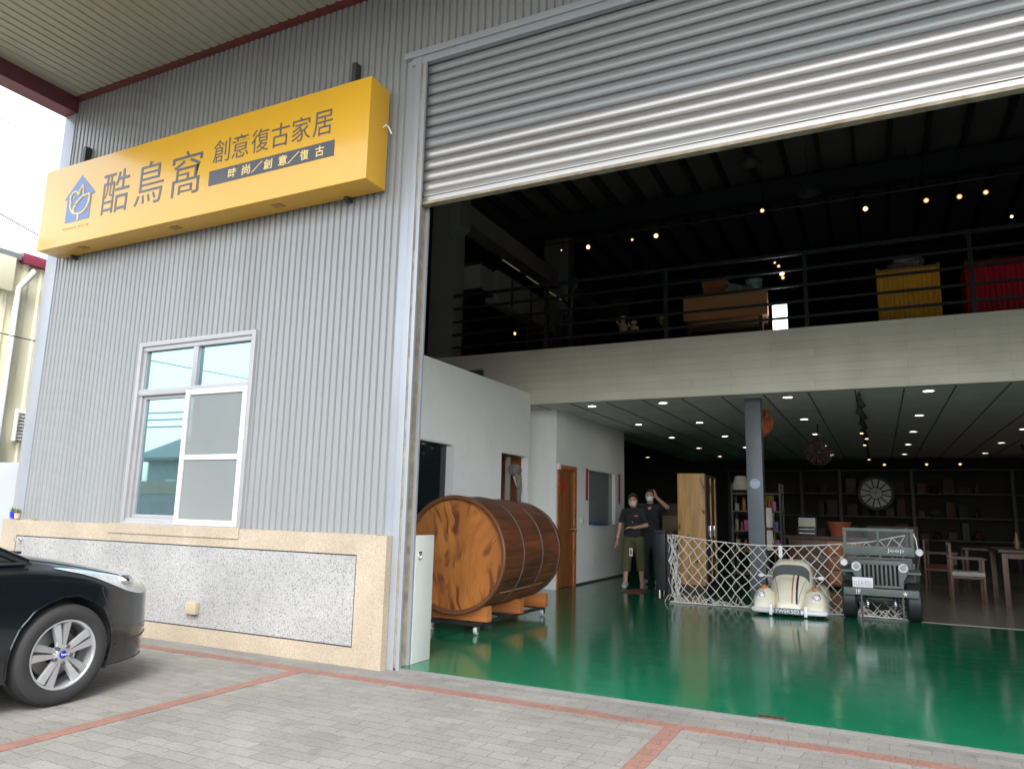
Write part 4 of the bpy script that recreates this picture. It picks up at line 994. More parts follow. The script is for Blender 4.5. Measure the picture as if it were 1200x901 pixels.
text_mb('1F', jx - .285, jx - .235, .352, .408, jy - .1325, .002, .03).build('lettering', WHITE, JP, smooth=False)
stp = []
for i in range(10):
    a = R(90 + 36 * i); r_ = .032 if i % 2 == 0 else .013
    stp.append((jx + .275 + r_ * math.cos(a), .380 + r_ * math.sin(a)))
MB().prism(stp, jy - .1325, jy - .1305).build('star_mark', WHITE, JP, smooth=False)
MB().box(jx - .325, jx - .085, jy - .072, jy - .062, .428, .555, .003).build('number_plate', mat('plate_white', (.76, .77, .77), .4), JP)
t_ = text_mb('1LEA·051', jx - .305, jx - .105, .455, .515, jy - .0745, .002, .01); t_.build('plate_lettering', mat('faint_print', (.42, .44, .44), .5), JP, smooth=False)
TY = mat('toy_tyre', (.022, .023, .024), .5, 0, .15, 8)
for sx in (-1, 1):
    for yy in (.16, 1.05):
        X = jx + sx * .375; w_ = .085
        prof = [(.10, -w_ * .8), (.16, -w_), (.215, -w_), (.236, -w_ * .8), (.243, -w_ * .5), (.237, -w_ * .25), (.243, 0), (.237, w_ * .25), (.243, w_ * .5), (.236, w_ * .8), (.215, w_), (.16, w_), (.10, w_ * .8)]
        wh = MB().lathe(prof, (X, jy + yy, .264), 'x', 40, True).build('wheel', TY, JP)
        MB().lathe([(0, w_ * .5 * sx), (.06, w_ * .55 * sx), (.11, w_ * .8 * sx), (.11, 0), (0, 0)], (X, jy + yy, .264), 'x', 24).build('rim', OD, wh)
for yy in (.16, 1.05): MB().cone((jx - .3, jy + yy, .25), .018, (jx + .3, jy + yy, .25), .018, 10).ell((jx + .05, jy + yy, .25), (.06, .05, .05), 14, 8).build('axle', OD2, JP)
for sx in (-1, 1):
    MB().tube([(jx + sx * .2, jy - .05, .34), (jx + sx * .2, jy + .10, .235), (jx + sx * .2, jy + .30, .34)], .012, 6).build('leaf_spring', OD2, JP)
    MB().tube([(jx + sx * .16 + .014 * math.cos(k * 1.2), jy + .0 + .014 * math.sin(k * 1.2), .18 + k * .004) for k in range(36)], .004, 5).build('coil_spring', CHROME, JP)
sd = MB()
for X in (jx - .225, jx + .245): sd.box(X - .010, X + .010, jy - .16, jy - .14, .03, .34).box(X - .010, X + .010, jy - .16, jy + .10, .021, .036)
sd.box(jx - .225, jx + .245, jy - .06, jy - .04, .022, .036)
tag(sd.build('steel_stand', OD2), 'thin grey steel stand on the floor propping the bumper of the military toy car', 'stand')

# ================================================================== THE BLACK CAR
CB = mat('black_car_paint', (.004, .006, .008), .2, 0, .05, 2, coat=.7)
CR = thing('parked_car', 'black hatchback car parked nose to the wall with silver five spoke wheels', 'car', (-2.12, -3.4, 0))
CX = -2.13
tk = [(-1.16, .62), (-1.22, .69), (-1.34, .745), (-1.5, .80), (-1.7, .855), (-1.95, .91), (-2.2, .955), (-2.45, .99), (-2.7, .97), (-5.2, .98), (-5.45, .9), (-5.6, .7)]
wk = [(-1.16, .34), (-1.20, .52), (-1.28, .66), (-1.38, .755), (-1.50, .815), (-1.65, .858), (-1.85, .888), (-2.1, .90), (-2.6, .905), (-4.8, .90), (-5.2, .85), (-5.5, .74), (-5.6, .55)]
sk = [(-1.16, .60), (-1.3, .68), (-1.5, .735), (-1.7, .775), (-2.0, .83), (-2.3, .865), (-2.7, .885), (-3.5, .905), (-5.0, .94), (-5.5, .85), (-5.6, .65)]
def neg(ks): return [(-a, b_) for a, b_ in ks]
tkn, wkn, skn = neg(tk), neg(wk), neg(sk)
def csec(y_):
    s_ = -y_
    zt = smooth_interp(tkn, s_); hw = smooth_interp(wkn, s_); zs_ = smooth_interp(skn, s_); zb = .19
    crease = zs_ - .12
    pts = [(0, zt), (.42 * hw, zt - .008), (.74 * hw, zt - .03), (.90 * hw, zs_ + .012), (.968 * hw, zs_ - .035), (.985 * hw, crease - .03), (.998 * hw, zs_ - .28), (hw, .42), (.985 * hw, .31), (.955 * hw, zb + .01), (.93 * hw, zb)]
    return [Vector((CX + u, y_, z)) for u, z in pts]
def cpt(y_, t, side=1):
    p = catmull(csec(y_), t)
    if side < 0: p = Vector((2 * CX - p.x, p.y, p.z))
    return p
ys = []
y_ = -1.16
while y_ > -5.6: ys.append(y_); y_ -= .022 if y_ > -2.6 else .06
ys.append(-5.6)
AR = [(-2.045, .325), (-4.70, .325)]
NT_ = 64
for side in (1, -1):
    mb = MB(); rows = [[cpt(yy, k / NT_, side) for k in range(NT_ + 1)] for yy in ys]
    V = mb.grid(rows)
    kill = []
    RA = .352
    for f_ in mb.bm.faces:
        c_ = f_.calc_center_median()
        if abs(c_.x - CX) > .6:
            for ay, az in AR:
                if (c_.y - ay) ** 2 + (c_.z - az) ** 2 < RA ** 2: kill.append(f_); break
    bmesh.ops.delete(mb.bm, geom=kill, context='FACES')
    for v_ in mb.bm.verts:
        if v_.is_boundary and abs(v_.co.x - CX) > .6:
            for ay, az in AR:
                dy, dz = v_.co.y - ay, v_.co.z - az; d = math.hypot(dy, dz)
                if RA * .8 < d < RA + .04 and v_.co.z > .2: v_.co.y = ay + dy / d * RA; v_.co.z = az + dz / d * RA
    mb.build('body_side', CB, CR, ang=60)
    for ay, az in AR:      # lip and liner
        pts = []
        for i in range(33):
            a = R(-18 + 216 * i / 32); yy = ay + RA * math.cos(a); zz = az + RA * math.sin(a)
            if zz < .2: continue
            lo, hi = .35, 1.0
            best = min((cpt(yy, .3 + .7 * q / 80, side) for q in range(81)), key=lambda p: abs(p.z - zz))
            pts.append(best + Vector((.002 * side, 0, 0)))
        if len(pts) > 3: MB().tube(pts, .007, 6).build('arch_lip', CB, CR)
        ln_ = MB(); ln_.grid([[(CX + side * u, ay + (RA + .004) * math.cos(R(-25 + 230 * i / 32)), az + (RA + .004) * math.sin(R(-25 + 230 * i / 32))) for i in range(33)] for u in (.87, .60)])
        ln_.prism([(ay + (RA + .003) * math.cos(R(-25 + 230 * i / 24)), az + (RA + .003) * math.sin(R(-25 + 230 * i / 24))) for i in range(25)], CX + side * .59, CX + side * .60, 'yz')
        ln_.build('arch_liner', mat('liner_dark', (.02, .022, .026), .8), CR)
MB().box(CX - .58, CX + .58, -5.5, -1.30, .17, .30).build('underbody', BLACK, CR)
# greenhouse
gh = [(-2.30, .955, .70), (-2.55, 1.06, .72), (-2.85, 1.22, .70), (-3.15, 1.36, .65), (-3.45, 1.44, .60), (-3.9, 1.47, .57), (-4.4, 1.45, .56), (-4.9, 1.36, .57), (-5.25, 1.12, .66), (-5.42, .95, .70)]
def gsec(y0, zt, hw):
    zb = .905; ub = .80
    hw2 = hw; return [(CX + s_ * u, y0, z) for s_, u, z in ((-1, ub, zb), (-1, hw2 + (ub - hw2) * .12, zt - .06 if zt > 1.0 else zt - .02), (-1, hw2 * .9, zt - .01), (-1, hw2 * .4, zt), (1, hw2 * .4, zt), (1, hw2 * .9, zt - .01), (1, hw2 + (ub - hw2) * .12, zt - .06 if zt > 1.0 else zt - .02), (1, ub, zb))]
mb = MB(); mb.grid([gsec(*q) for q in gh]); mb.build('glasshouse', mat('tinted_glass', (.010, .016, .02), .03, 0, 0, coat=.5), CR, ang=60)
mb = MB(); mb.grid([[Vector(p) + Vector((0, 0, .004)) for p in gsec(*q)[1:7]] for q in gh[4:8]]); mb.build('roof', CB, CR)
for sx in (-1, 1):
    pl = []
    MB().tube([(CX + sx * .80, -2.30, .905), (CX + sx * .775, -2.55, 1.02), (CX + sx * .72, -2.85, 1.17), (CX + sx * .665, -3.15, 1.315), (CX + sx * .63, -3.45, 1.40)], [.028, .026, .024, .022, .022], 8).build('pillar', CB, CR)
    MB().tube([(CX + sx * .815, -2.28, .90), (CX + sx * .822, -3.4, .918), (CX + sx * .815, -4.9, .945)], .010, 6).build('window_trim', BLACK, CR)
    MB().tube([(CX + sx * .73, -3.72, .94), (CX + sx * .62, -3.72, 1.41)], .03, 6).build('pillar', BLACK, CR)
    MB().ell((CX + sx * 1.0, -2.85, 1.0), (.11, .05, .075), 18, 10).tube([(CX + sx * .85, -2.85, .95), (CX + sx * .95, -2.85, .97)], .022, 8).build('side_mirror', CB, CR)
    for yy in (-2.50, -3.72):
        MB().tube([cpt(yy, .30 + .68 * q / 20, sx) + Vector((.001 * sx, 0, 0)) for q in range(21)], .0035, 5).build('door_seam', BLACK, CR)
# bonnet seam, headlights, bumper seam
for sx in (-1, 1):
    MB().tube([cpt(-1.42 - i * .055, .245 + .012 * math.sin(i * .3), sx) + Vector((0, 0, .0005)) for i in range(18)], .0035, 5).build('bonnet_seam', BLACK, CR)
    rows = []
    for i in range(25):
        q = i / 24; yy = -1.37 - q * .77
        w_ = math.sin(math.pi * min(1, q * .9 + .1)) ** .6 * (1 - q * .55)
        tc_ = .335 + .02 * (1 - q) - .035 * q; 
        a = tc_ - .055 * w_; b_ = tc_ + .15 * w_ * (1 - q * .45)
        rows.append([cpt(yy, a + (b_ - a) * k / 10, sx) + Vector((.004 * sx, .002, .0035)) for k in range(11)])
    m_ = MB(); m_.grid(rows); hl = m_.build('headlight', mat('headlight_glass', (.36, .38, .39), .08, .15, .2, 14, coat=1.0), CR)
    m_ = MB(); m_.ell(cpt(-1.60, .35, sx) + Vector((.004 * sx, .003, 0)), (.05, .06, .04), 16, 10); m_.build('projector', CHROME, hl)
    MB().tube([cpt(-1.80 + .0 * i, .44 + i * .008, sx) + Vector((.001 * sx, 0, 0)) for i in range(3)] + [cpt(-1.80 + .012 * i, .46 + .016 * i, sx) for i in range(1, 6)], .003, 5).build('bumper_seam', BLACK, CR)
    MB().tube([cpt(-1.17 - i * .03, .76 + .002 * i, sx) + Vector((.002 * sx, .002, 0)) for i in range(17)], .005, 6).build('lip_trim', BLACK, CR)
    MB().tube([cpt(-1.70, .985, sx), cpt(-1.55, .985, sx), cpt(-1.40, .985, sx), cpt(-1.28, .985, sx)], .016, 8).build('air_deflector', BLACK, CR)
MB().box(CX - .34, CX + .34, -1.20, -1.145, .30, .45, .01).build('lower_grille', BLACK, CR)
MB().box(CX - .335, CX + .335, -1.22, -1.155, .215, .62, .03).build('front_bumper', CB, CR)
MB().box(CX - .19, CX + .19, -1.155, -1.135, .47, .58, .004).build('number_plate', WHITE, CR)
for k in (0, 1): MB().tube([(CX + .55 - k * .7, -2.30, .972), (CX + .15 - k * .6, -2.42, 1.015)], .009, 6).build('wiper', BLACK, CR)
MB().box(CX - .70, CX + .70, -2.44, -2.28, .955, .972, .004).build('cowl', BLACK, CR)
# wheels
TYRE = mat('tyre_rubber', (.016, .016, .0165), .72, 0, .12, 5, bump=.15, bscale=50)
RIMM = mat('alloy_silver', (.58, .59, .60), .30, .75, .05, 6)
def wheel(wx, wy, side):
    c_ = (wx, wy, .316); s_ = side
    prof = [(.215, .005), (.228, .012), (.262, .016), (.285, .012), (.303, .0), (.312, -.02), (.316, -.045), (.311, -.050), (.316, -.055), (.316, -.085), (.311, -.09), (.316, -.095), (.316, -.125), (.311, -.13), (.316, -.135), (.312, -.175), (.30, -.195), (.25, -.20), (.215, -.195)]
    t_ = MB().lathe([(r_, h * s_) for r_, h in prof], c_, 'x', 72, True).build('wheel', TYRE, CR, ang=30)
    rm = MB()
    rm.lathe([(r_, h * s_) for r_, h in [(.218, .004), (.216, .009), (.207, .008), (.200, -.004), (.197, -.05), (.195, -.14), (.205, -.18), (.214, -.18), (.214, -.02)]], c_, 'x', 64, True)
    # five split spokes
    for k in range(5):
        a0 = R(90 + 72 * k + 8)
        ca, sa = math.cos(a0), math.sin(a0)
        def L(r_, o_, h): return Vector((wx + h * s_, wy + r_ * ca - o_ * sa, .316 + r_ * sa + o_ * ca))
        for sg in (-1, 1):
            A = [L(.030, sg * .001, -.030), L(.030, sg * .028, -.033), L(.20, sg * .066, -.016), L(.20, sg * .008, -.012)]
            B = [L(.035, sg * .0015, -.004), L(.038, sg * .022, -.010), L(.196, sg * .060, .0), L(.196, sg * .012, .002)]
            va = [rm.bm.verts.new(p) for p in A]; vb = [rm.bm.verts.new(p) for p in B]
            rm.bm.faces.new(va); rm.bm.faces.new(vb[::-1])
            for i in range(4): rm.bm.faces.new((va[i], vb[i], vb[(i + 1) % 4], va[(i + 1) % 4]))
    rm.lathe([(0, -.002 * s_), (.045, -.004 * s_), (.062, -.012 * s_), (.066, -.03 * s_), (0, -.03 * s_)], c_, 'x', 40)
    rim = rm.build('rim', RIMM, t_, ang=28)
    for k in range(5):
        a = R(90 + 36 + 72 * k + 8); MB().cone((wx - .02 * s_, wy + .054 * math.cos(a), .316 + .054 * math.sin(a)), .015, (wx + .008 * s_, wy + .054 * math.cos(a), .316 + .054 * math.sin(a)), .011, 8).build('wheel_nut', mat('nut_dark', (.18, .18, .19), .3, .8), t_)
    MB().lathe([(.08, -.12 * s_), (.15, -.115 * s_), (.15, -.10 * s_), (.07, -.09 * s_), (.07, -.12 * s_)], c_, 'x', 40, True).build('brake_disc', mat('disc_steel', (.25, .25, .25), .35, .9), t_)
    MB().lathe([(0, -.13 * s_), (.195, -.13 * s_)], c_, 'x', 32).build('wheel_back', BLACK, t_)
    q = MB(); q.lathe([(0, .007 * s_), (.022, .006 * s_), (.025, .0), (0, -.002)], c_, 'x', 28); q.build('centre_cap', mat('badge_blue', (.01, .03, .28), .25, .2), t_)
    if s_ > 0:
        tb = text_mb('Ford', -.016, .016, -.007, .009, 0, .001, 0)
        for v_ in tb.bm.verts: v_.co = Vector((wx + .0085 - v_.co.y, wy + v_.co.x, .316 + v_.co.z))
        tb.build('badge_lettering', WHITE, t_, smooth=False)
wheel(-1.238, -2.045, 1); wheel(-1.238, -4.70, 1); wheel(2 * CX + 1.238, -2.045, -1); wheel(2 * CX + 1.238, -4.70, -1)

# ================================================================== LAMPS
ORD = ['first', 'second', 'third', 'fourth', 'fifth', 'sixth']
def downlight(name, loc):
    x, y, z = loc
    t = thing(name, '', 'ceiling light', loc, 'recessed downlights in the lower ceiling')
    MB().lathe([(.084, .003), (.084, -.004), (.074, -.010), (.066, -.002), (.066, .003)], loc, 'z', 28, True).build('trim_ring', WHITE, t)
    MB().lathe([(0, -.001), (.0655, -.001), (.0655, .002), (0, .002)], loc, 'z', 24).build('lamp_face', DISKM, t)
    return t
proto = downlight('downlight', (-.61, 6.14, 3.0485)); reg(proto)
grid_l = {6.14: [-.61, .585, 2.455, 4.27, 6.11, 7.9], 8.81: [-.61, .585, 2.455, 4.27, 6.11, 7.9], 11.43: [-.61, .585, 2.455, 4.27, 6.11, 7.9], 14.26: [-.61, .585, 2.455, 4.27, 6.11, 7.9], 17.15: [-2.82, -.61, .585, 2.455, 4.27, 6.11]}
first = True
for ri, (yy, xs_) in enumerate(grid_l.items()):
    for ci, X in enumerate(xs_):
        if first: o = proto; first = False
        else: o = copy_tree(proto)
        o.location = (X, yy, 3.0485)
        cn = ci if len([q for q in xs_ if q < -1]) == 0 else ci - 1
        o['label'] = ('round recessed downlight in the row %s back from the pale fascia, %s' % (ORD[ri], 'beyond the wall end' if cn < 0 else ORD[cn] + ' from the left'))
# ceiling track with black spot heads
TRK = thing('lighting_track', 'black lighting track with clustered spot heads under the grey lower ceiling', 'track light', (3.41, 10.5, 3.04))
MB().box(3.395, 3.425, 5.95, 16.6, 3.02, 3.047).build('track', BLACK, TRK)
for yy, tilt in ((6.1, 20), (6.8, -15), (7.5, 25), (8.2, -10), (8.9, 15), (9.6, -20), (10.6, 10), (12.0, -15), (16.2, 0)):
    c = Vector((3.41, yy, 3.02)); d = Vector((math.sin(R(tilt)), -.15, -1)).normalized()
    hd = MB().cone(c, .012, c + Vector((0, 0, -.05)), .012, 8).cone(c + Vector((0, 0, -.05)), .032, c + Vector((0, 0, -.05)) + d * .13, .042, 16).build('spot_head', BLACK, TRK)
    if yy > 9: MB().ell(c + Vector((0, 0, -.05)) + d * .135, (.034, .034, .012), 14, 6).build('bulb', BULBD, hd)
GLOW = emit('warm_halo_glow', (1.0, .50, .14), .10)  # self-lit disc colour, imitates the warm halo around each bulb
def spot(x, y, z, m, lab, r=.055, d=(0, -.9, -.4), grp='small spot lamps of the upper hall', drop=.9):
    t = thing('spot_lamp', lab, 'lamp', (x, y, z), grp); c = Vector((x, y, z)); d = Vector(d).normalized()
    MB().cone(c + d * .0, r * 1.15, c - d * .17, r * .85, 18).cone(c - d * .1 + Vector((0, 0, .02)), .008, c - d * .1 + Vector((0, 0, drop)), .008, 6).build('housing', BLACK, t)
    MB().ell(c + d * .014, (r * .62,) * 3, 18, 10).build('bulb', m, t)
    MB().lathe([(r * 1.1, .004), (r * .6, .0), (0, -.002)], (0, 0, 0), 'y', 20).build('halo_disc', GLOW, t) if False else MB().cone(c + d * .001, r * 1.1, c + d * .006, r * 1.1, 20).build('halo_disc', GLOW, t)
    return t
for (x, z, m, r_, lab) in ((-1.95, 7.17, BULB, .06, 'glowing warm spot lamp high in the dark hall, leftmost of the bright ones'),
                        (-.40, 7.20, BULB, .06, 'glowing warm spot lamp high in the hall right of the small angled lamp'),
                        (-.93, 7.19, BULBD, .035, 'small dim angled lamp between the two glowing warm lamps at the left'),
                        (-2.60, 7.19, BULBD, .022, 'faint pinpoint lamp beside the second grey column'),
                        (3.66, 7.12, BULB, .055, 'glowing warm spot lamp alone under the middle of the dark roof'),
                        (4.67, 7.11, BULBD, .055, 'round warm lamp, left one of the three at the right under the roof'),
                        (5.195, 7.09, BULBD, .055, 'round warm lamp, middle one of the three at the right under the roof'),
                        (5.60, 7.10, BULBD, .052, 'round warm lamp, right one of the three at the right under the roof'),
                        (1.79, 7.40, emit('cool_dim', (.7, .72, .6), .8), .05, 'pale unlit looking round lamp on the long dark pipe'),
                        (5.945, 6.585, WHITEL, .03, 'tiny cool white lamp at the far right above the red cabinet')):
    spot(x, 9.5, z, m, lab, r_ * .75)
g4 = 'small stacked lamps hanging above the white light box'
for (x, z, m, r_, lab) in ((1.99, 6.27, BULBD, .022, 'topmost small lamp of the hanging cluster above the white light box'), (2.06, 6.19, BULBD, .028, 'second small lamp from the top of the hanging cluster'),
                        (2.115, 6.03, WHITEL, .045, 'brightest white lamp of the hanging cluster'), (2.13, 5.94, BULBD, .030, 'lowest small warm lamp of the hanging cluster')):
    spot(x, 9.5, z, m, lab, r_, (0, -1, 0), g4, .12)
tag(MB().tube([(-3.2, 9.62, 7.42), (8, 9.62, 7.42)], .022, 8).tube([(-.9, 9.62, 7.42), (-.9, 9.62, 8.3)], .01, 6).tube([(4.4, 9.62, 7.42), (4.4, 9.62, 8.3)], .01, 6).build('ceiling_pipe', DARK), 'long thin dark pipe hung under the roof carrying the lamps', 'pipe')
for i, (x, y, z) in enumerate(((1.85, 7.6, 7.55), (2.75, 8.3, 7.1))):
    t = thing('bay_lamp', ('unlit grey bell lamp close to the bottom edge of the roller door' , 'unlit grey bell lamp lower and further back under the roof')[i], 'lamp', (x, y, z), 'unlit bell lamps under the roof')
    MB().lathe([(.05, .16), (.09, .14), (.20, .02), (.22, 0), (.215, -.005), (.19, .015), (.08, .12), (0, .13)], (x, y, z), 'z', 28).build('shade', mat('lamp_alu', (.14, .145, .145), .35, .6), t)
    MB().cone((x, y, z + .15), .04, (x, y, z + .30), .03, 14).cone((x, y, z + .3), .008, (x, y, 8.18), .008, 6).build('stem', DARK, t)
for i, (x, z) in enumerate(((3.78, 2.86), (4.83, 2.86), (5.63, 2.86))):
    spot(x, 18.2, z - .02, BULBD, ('left', 'middle', 'right')[i] + ' one of three little spot lamps in front of the back wall', .04, (0, -.5, -.8), 'three spot lamps before the back wall', .18)
spot(6.6, 14.6, 2.88, BULBD, 'small angled spot lamp at the far right under the lower ceiling', .035, (.4, -.4, -.8), 'single spots under the lower ceiling', .16)

# ================================================================== UPPER FLOOR THINGS
MZ = 3.93; OY = 6.55
SF = thing('tan_sofa', 'long tan upholstered bench sofa on wooden legs seen from behind through the upper railing', 'sofa', (1.5, OY + .4, MZ))
TAN = mat('tan_fabric', (.45, .22, .09), .8, 0, .1, 5, bump=.1, bscale=120)
MB().box(.835, 2.17, OY, OY + .16, 4.45, 4.86, .02).build('backrest', TAN, SF)
MB().box(.86, 2.14, OY + .163, OY + .8, 4.38, 4.52, .03).build('seat', TAN, SF)
for X in (.93, 2.06):
    for Y_ in (OY + .02, OY + .7): MB().box(X - .03, X + .03, Y_, Y_ + .06, MZ, 4.447 if Y_ < OY + .1 else 4.378, .004).build('leg', MIDW, SF)
MB().box(.965, 2.025, OY + .03, OY + .07, 4.27, 4.31, .003).build('stretcher', MIDW, SF)
bx = thing('wooden_crate', 'small brown wooden crate stack standing behind the tan sofa', 'crate', (1.22, 7.5, MZ))
MB().box(1.02, 1.40, 7.3, 7.7, 4.86, 5.22, .004).box(1.00, 1.42, 7.28, 7.72, 5.22, 5.36, .004).build('box', ORW, bx)
MB().box(.98, 1.45, 7.25, 7.75, 4.82, 4.858, .003).box(1.0, 1.05, 7.3, 7.35, MZ, 4.82).box(1.38, 1.43, 7.3, 7.35, MZ, 4.82).box(1.0, 1.05, 7.65, 7.7, MZ, 4.82).box(1.38, 1.43, 7.65, 7.7, MZ, 4.82).build('table', DARKW, bx)
def blob(mb, c, r, seed, n=7):
    g_ = random.Random(seed)
    for i in range(n): mb.ell((c[0] + g_.uniform(-.6, .6) * r[0], c[1] + g_.uniform(-.5, .5) * r[1], c[2] + g_.uniform(-.3, .6) * r[2]), (r[0] * g_.uniform(.3, .55), r[1] * g_.uniform(.3, .6), r[2] * g_.uniform(.3, .6)), 12, 7)
    return mb
CU = mat('print_fabric', (.16, .17, .14), .9, 0, .5, 12)
tag(MB().obox((1.68, OY + .25, 4.93), (.34, .14, .26), Matrix.Rotation(R(18), 3, 'Y'), .05).build('cushion', CU), 'grey leaf printed cushion leaning behind the sofa backrest', 'cushion')
tag(MB().lathe([(.09, 0), (.11, .02), (.14, .24), (.145, .25), (.13, .25), (.10, .03), (0, .02)], (1.93, OY + .35, 4.88), 'z', 24).build('basket', mat('print_teal', (.13, .22, .21), .8, 0, .5, 10)), 'pale teal printed basket standing right of the printed cushion', 'basket')
LB = thing('light_box', 'small bright white light box standing on the upper floor beside the tan sofa', 'light box', (2.34, 6.75, MZ))
MB().box(2.225, 2.44, 6.70, 6.74, 4.20, 4.62, .004).build('lit_face', emit('lit_panel', (.88, .95, 1.0), 1.1), LB)
MB().box(2.215, 2.45, 6.742, 6.82, 4.19, 4.63, .004).box(2.30, 2.37, 6.745, 6.80, MZ, 4.19).build('case', DARK, LB)
def container(name, x0, x1, y0, y1, z0, z1, m, m2, lab):
    t = thing(name, lab, 'cabinet', ((x0 + x1) / 2, (y0 + y1) / 2, z0)); mb = MB()
    n = int((x1 - x0) / .062); P = []
    for i in range(n):
        a = x0 + (x1 - x0) * i / n; w_ = (x1 - x0) / n
        P += [(a, y0), (a + w_ * .15, y0), (a + w_ * .28, y0 + .02), (a + w_ * .42, y0 + .02), (a + w_ * .55, y0)]
    P.append((x1, y0))
    mb.grid([[(p, q, z) for p, q in P] for z in (z0 + .02, z1 - .04)])
    mb.box(x0, x1, y0 + .03, y1, z0, z1 - .042).build('ribbed_body', m, t, ang=25)
    MB().box(x0 - .012, x1 + .012, y0 - .012, y1 + .01, z1 - .04, z1, .004).box(x0 - .012, x0 + .03, y0 - .014, y0 + .03, z1 - .05, z1 + .025, .004).box(x1 - .03, x1 + .012, y0 - .014, y0 + .03, z1 - .05, z1 + .025, .004).build('top_frame', m2, t)
YC = mat('container_yellow', (.80, .43, .035), .5, 0, .1, 4); YC2 = mat('container_yellow_dark', (.36, .19, .03), .5)
RC = mat('container_red', (.55, .008, .025), .5, 0, .1, 4); RC2 = mat('container_red_dark', (.12, .008, .012), .5)
container('yellow_cabinet', 3.735, 4.545, OY, OY + .6, MZ, 4.955, YC, YC2, 'yellow ribbed metal cabinet like a shipping container behind the upper railing')
container('red_cabinet', 4.86, 6.9, OY, OY + .7, MZ, 4.94, RC, RC2, 'wide crimson ribbed metal cabinet at the right behind the upper railing')
mb = MB(); blob(mb, (4.12, OY + .3, 5.03), (.28, .2, .2), 4, 10)
tag(mb.build('decoration', mat('driftwood', (.17, .16, .14), .8, 0, .3, 9, bump=.5, bscale=20), ang=80), 'lumpy grey driftwood like decoration lying on the yellow cabinet', 'decoration')
mb = MB(); blob(mb, (5.3, OY + .35, 5.0), (.16, .15, .12), 8, 6)
tag(mb.build('decoration', mat('dark_carving', (.06, .045, .035), .7)), 'small dark lump of a carving lying on the red cabinet', 'decoration')
DT = thing('display_table', 'long low dark table behind the left part of the upper railing', 'table', (-.35, 7.2, MZ))
MB().box(-1.25, .55, 6.9, 7.5, 4.42, 4.47, .004).build('tabletop', DARK, DT)
for X in (-1.2, .48):
    for Y_ in (6.93, 7.42): MB().box(X, X + .05, Y_, Y_ + .05, MZ, 4.418).build('leg', DARK, DT)
SKINW = mat('pale_wood_carving', (.75, .55, .36), .6, 0, .2, 9)
for i, (x, h, lab) in enumerate(((-.40, .40, 'taller pale carved figure standing on the dark display table'), (-.19, .28, 'shorter pale carved figure right of the taller one on the table'))):
    m_ = MB().ell((x, 7.15, 4.47 + h * .3), (.07, .06, h * .3), 14, 9).ell((x + .01, 7.14, 4.47 + h * .75), (.055, .055, h * .16), 14, 9).tube([(x - .05, 7.13, 4.47 + h * .5), (x - .09, 7.1, 4.47 + h * .62), (x - .06, 7.08, 4.47 + h * .75)], [.022, .02, .015], 7).tube([(x + .05, 7.15, 4.47 + h * .45), (x + .09, 7.12, 4.47 + h * .3), (x + .05, 7.1, 4.47 + h * .1)], [.022, .02, .02], 7)
    tag(m_.build('carved_figure', SKINW, ang=80), lab, 'carving')
m_ = MB().lathe([(0, 0), (.05, 0), (.06, .04), (.025, .08), (.025, .14), (.09, .2), (.11, .27), (.08, .30), (0, .31)], (.31, 7.2, 4.47), 'z', 18)
tag(m_.build('table_lamp', mat('mosaic_glass', (.20, .22, .03), .3, 0, .8, 14)), 'small green and yellow mosaic lamp on the right end of the dark table', 'lamp')
WS = thing('wine_shelf', 'low wooden shelf with pale posts at the left end of the upper railing', 'shelf', (-1.85, 7.0, MZ))
for X in (-2.15, -1.6): MB().box(X - .02, X + .02, 6.8, 7.2, MZ, 4.75, .003).build('side_panel', MIDW, WS)
for z in (4.0, 4.28, 4.55): MB().box(-2.13, -1.62, 6.8, 7.2, z, z + .03).build('shelf', MIDW, WS)
MB().box(-2.1, -1.95, 6.85, 7.1, 4.031, 4.22, .01).box(-1.9, -1.68, 6.85, 7.1, 4.031, 4.2, .01).build('drawer', ORW, WS)
CB_ = thing('candle_stand', 'thin stand with a faint warm light at the left behind the upper railing', 'lamp', (-2.5, 7.0, MZ))
MB().cone((-2.5, 7.0, MZ), .08, (-2.5, 7.0, MZ + .02), .08, 16).cone((-2.5, 7, MZ + .02), .01, (-2.5, 7, 4.62), .01, 8).build('stand', DARK, CB_)
MB().ell((-2.5, 7.0, 4.65), (.022, .022, .03), 12, 8).build('bulb', emit('amber', (1, .55, .15), .5), CB_)
m_ = MB().tube([(-2.0, 8.6, MZ), (-2.0, 8.6, 5.1), (-1.97, 8.6, 5.7), (-1.92, 8.6, 6.0)], [.05, .035, .03, .02], 8).ell((-1.9, 8.6, 6.05), (.08, .06, .12), 12, 8)
tag(m_.build('bird_statue', mat('teal_statue', (.05, .20, .19), .5, 0, .4, 5), ang=80), 'tall thin statue with a teal head near the second grey column', 'statue')
# pale duct and wall unit on the left
DU = thing('air_duct', 'pale grey boxed duct and fan unit fixed to the first grey column', 'duct', (-3.1, 6.6, 5.1))
MB().box(-3.56, -2.80, 6.12, 6.6, 5.34, 5.80, .006).box(-2.98, -2.70, 6.65, 10.6, 5.22, 5.84, .006).build('duct', mat('duct_grey', (.26, .265, .25), .5, 0, .08), DU)
MB().box(-3.58, -2.78, 6.10, 6.62, 5.80, 5.84).build('duct_edge', DARK, DU); MB().box(-3.58, -2.78, 6.10, 6.62, 5.30, 5.34).build('duct_edge', DARK, DU)
for yy in (7.2, 8.1, 9.0, 9.9): MB().box(-2.705, -2.69, yy, yy + .06, 5.24, 5.82).build('duct_joint', DARK, DU)
SP_ = thing('strip_lamp', 'row of thin yellowish strip lamps along the top of the pale duct', 'lamp', (-2.7, 8.5, 6.1))
MB().box(-2.72, -2.68, 6.6, 10.8, 6.10, 6.13).build('rail', DARK, SP_)
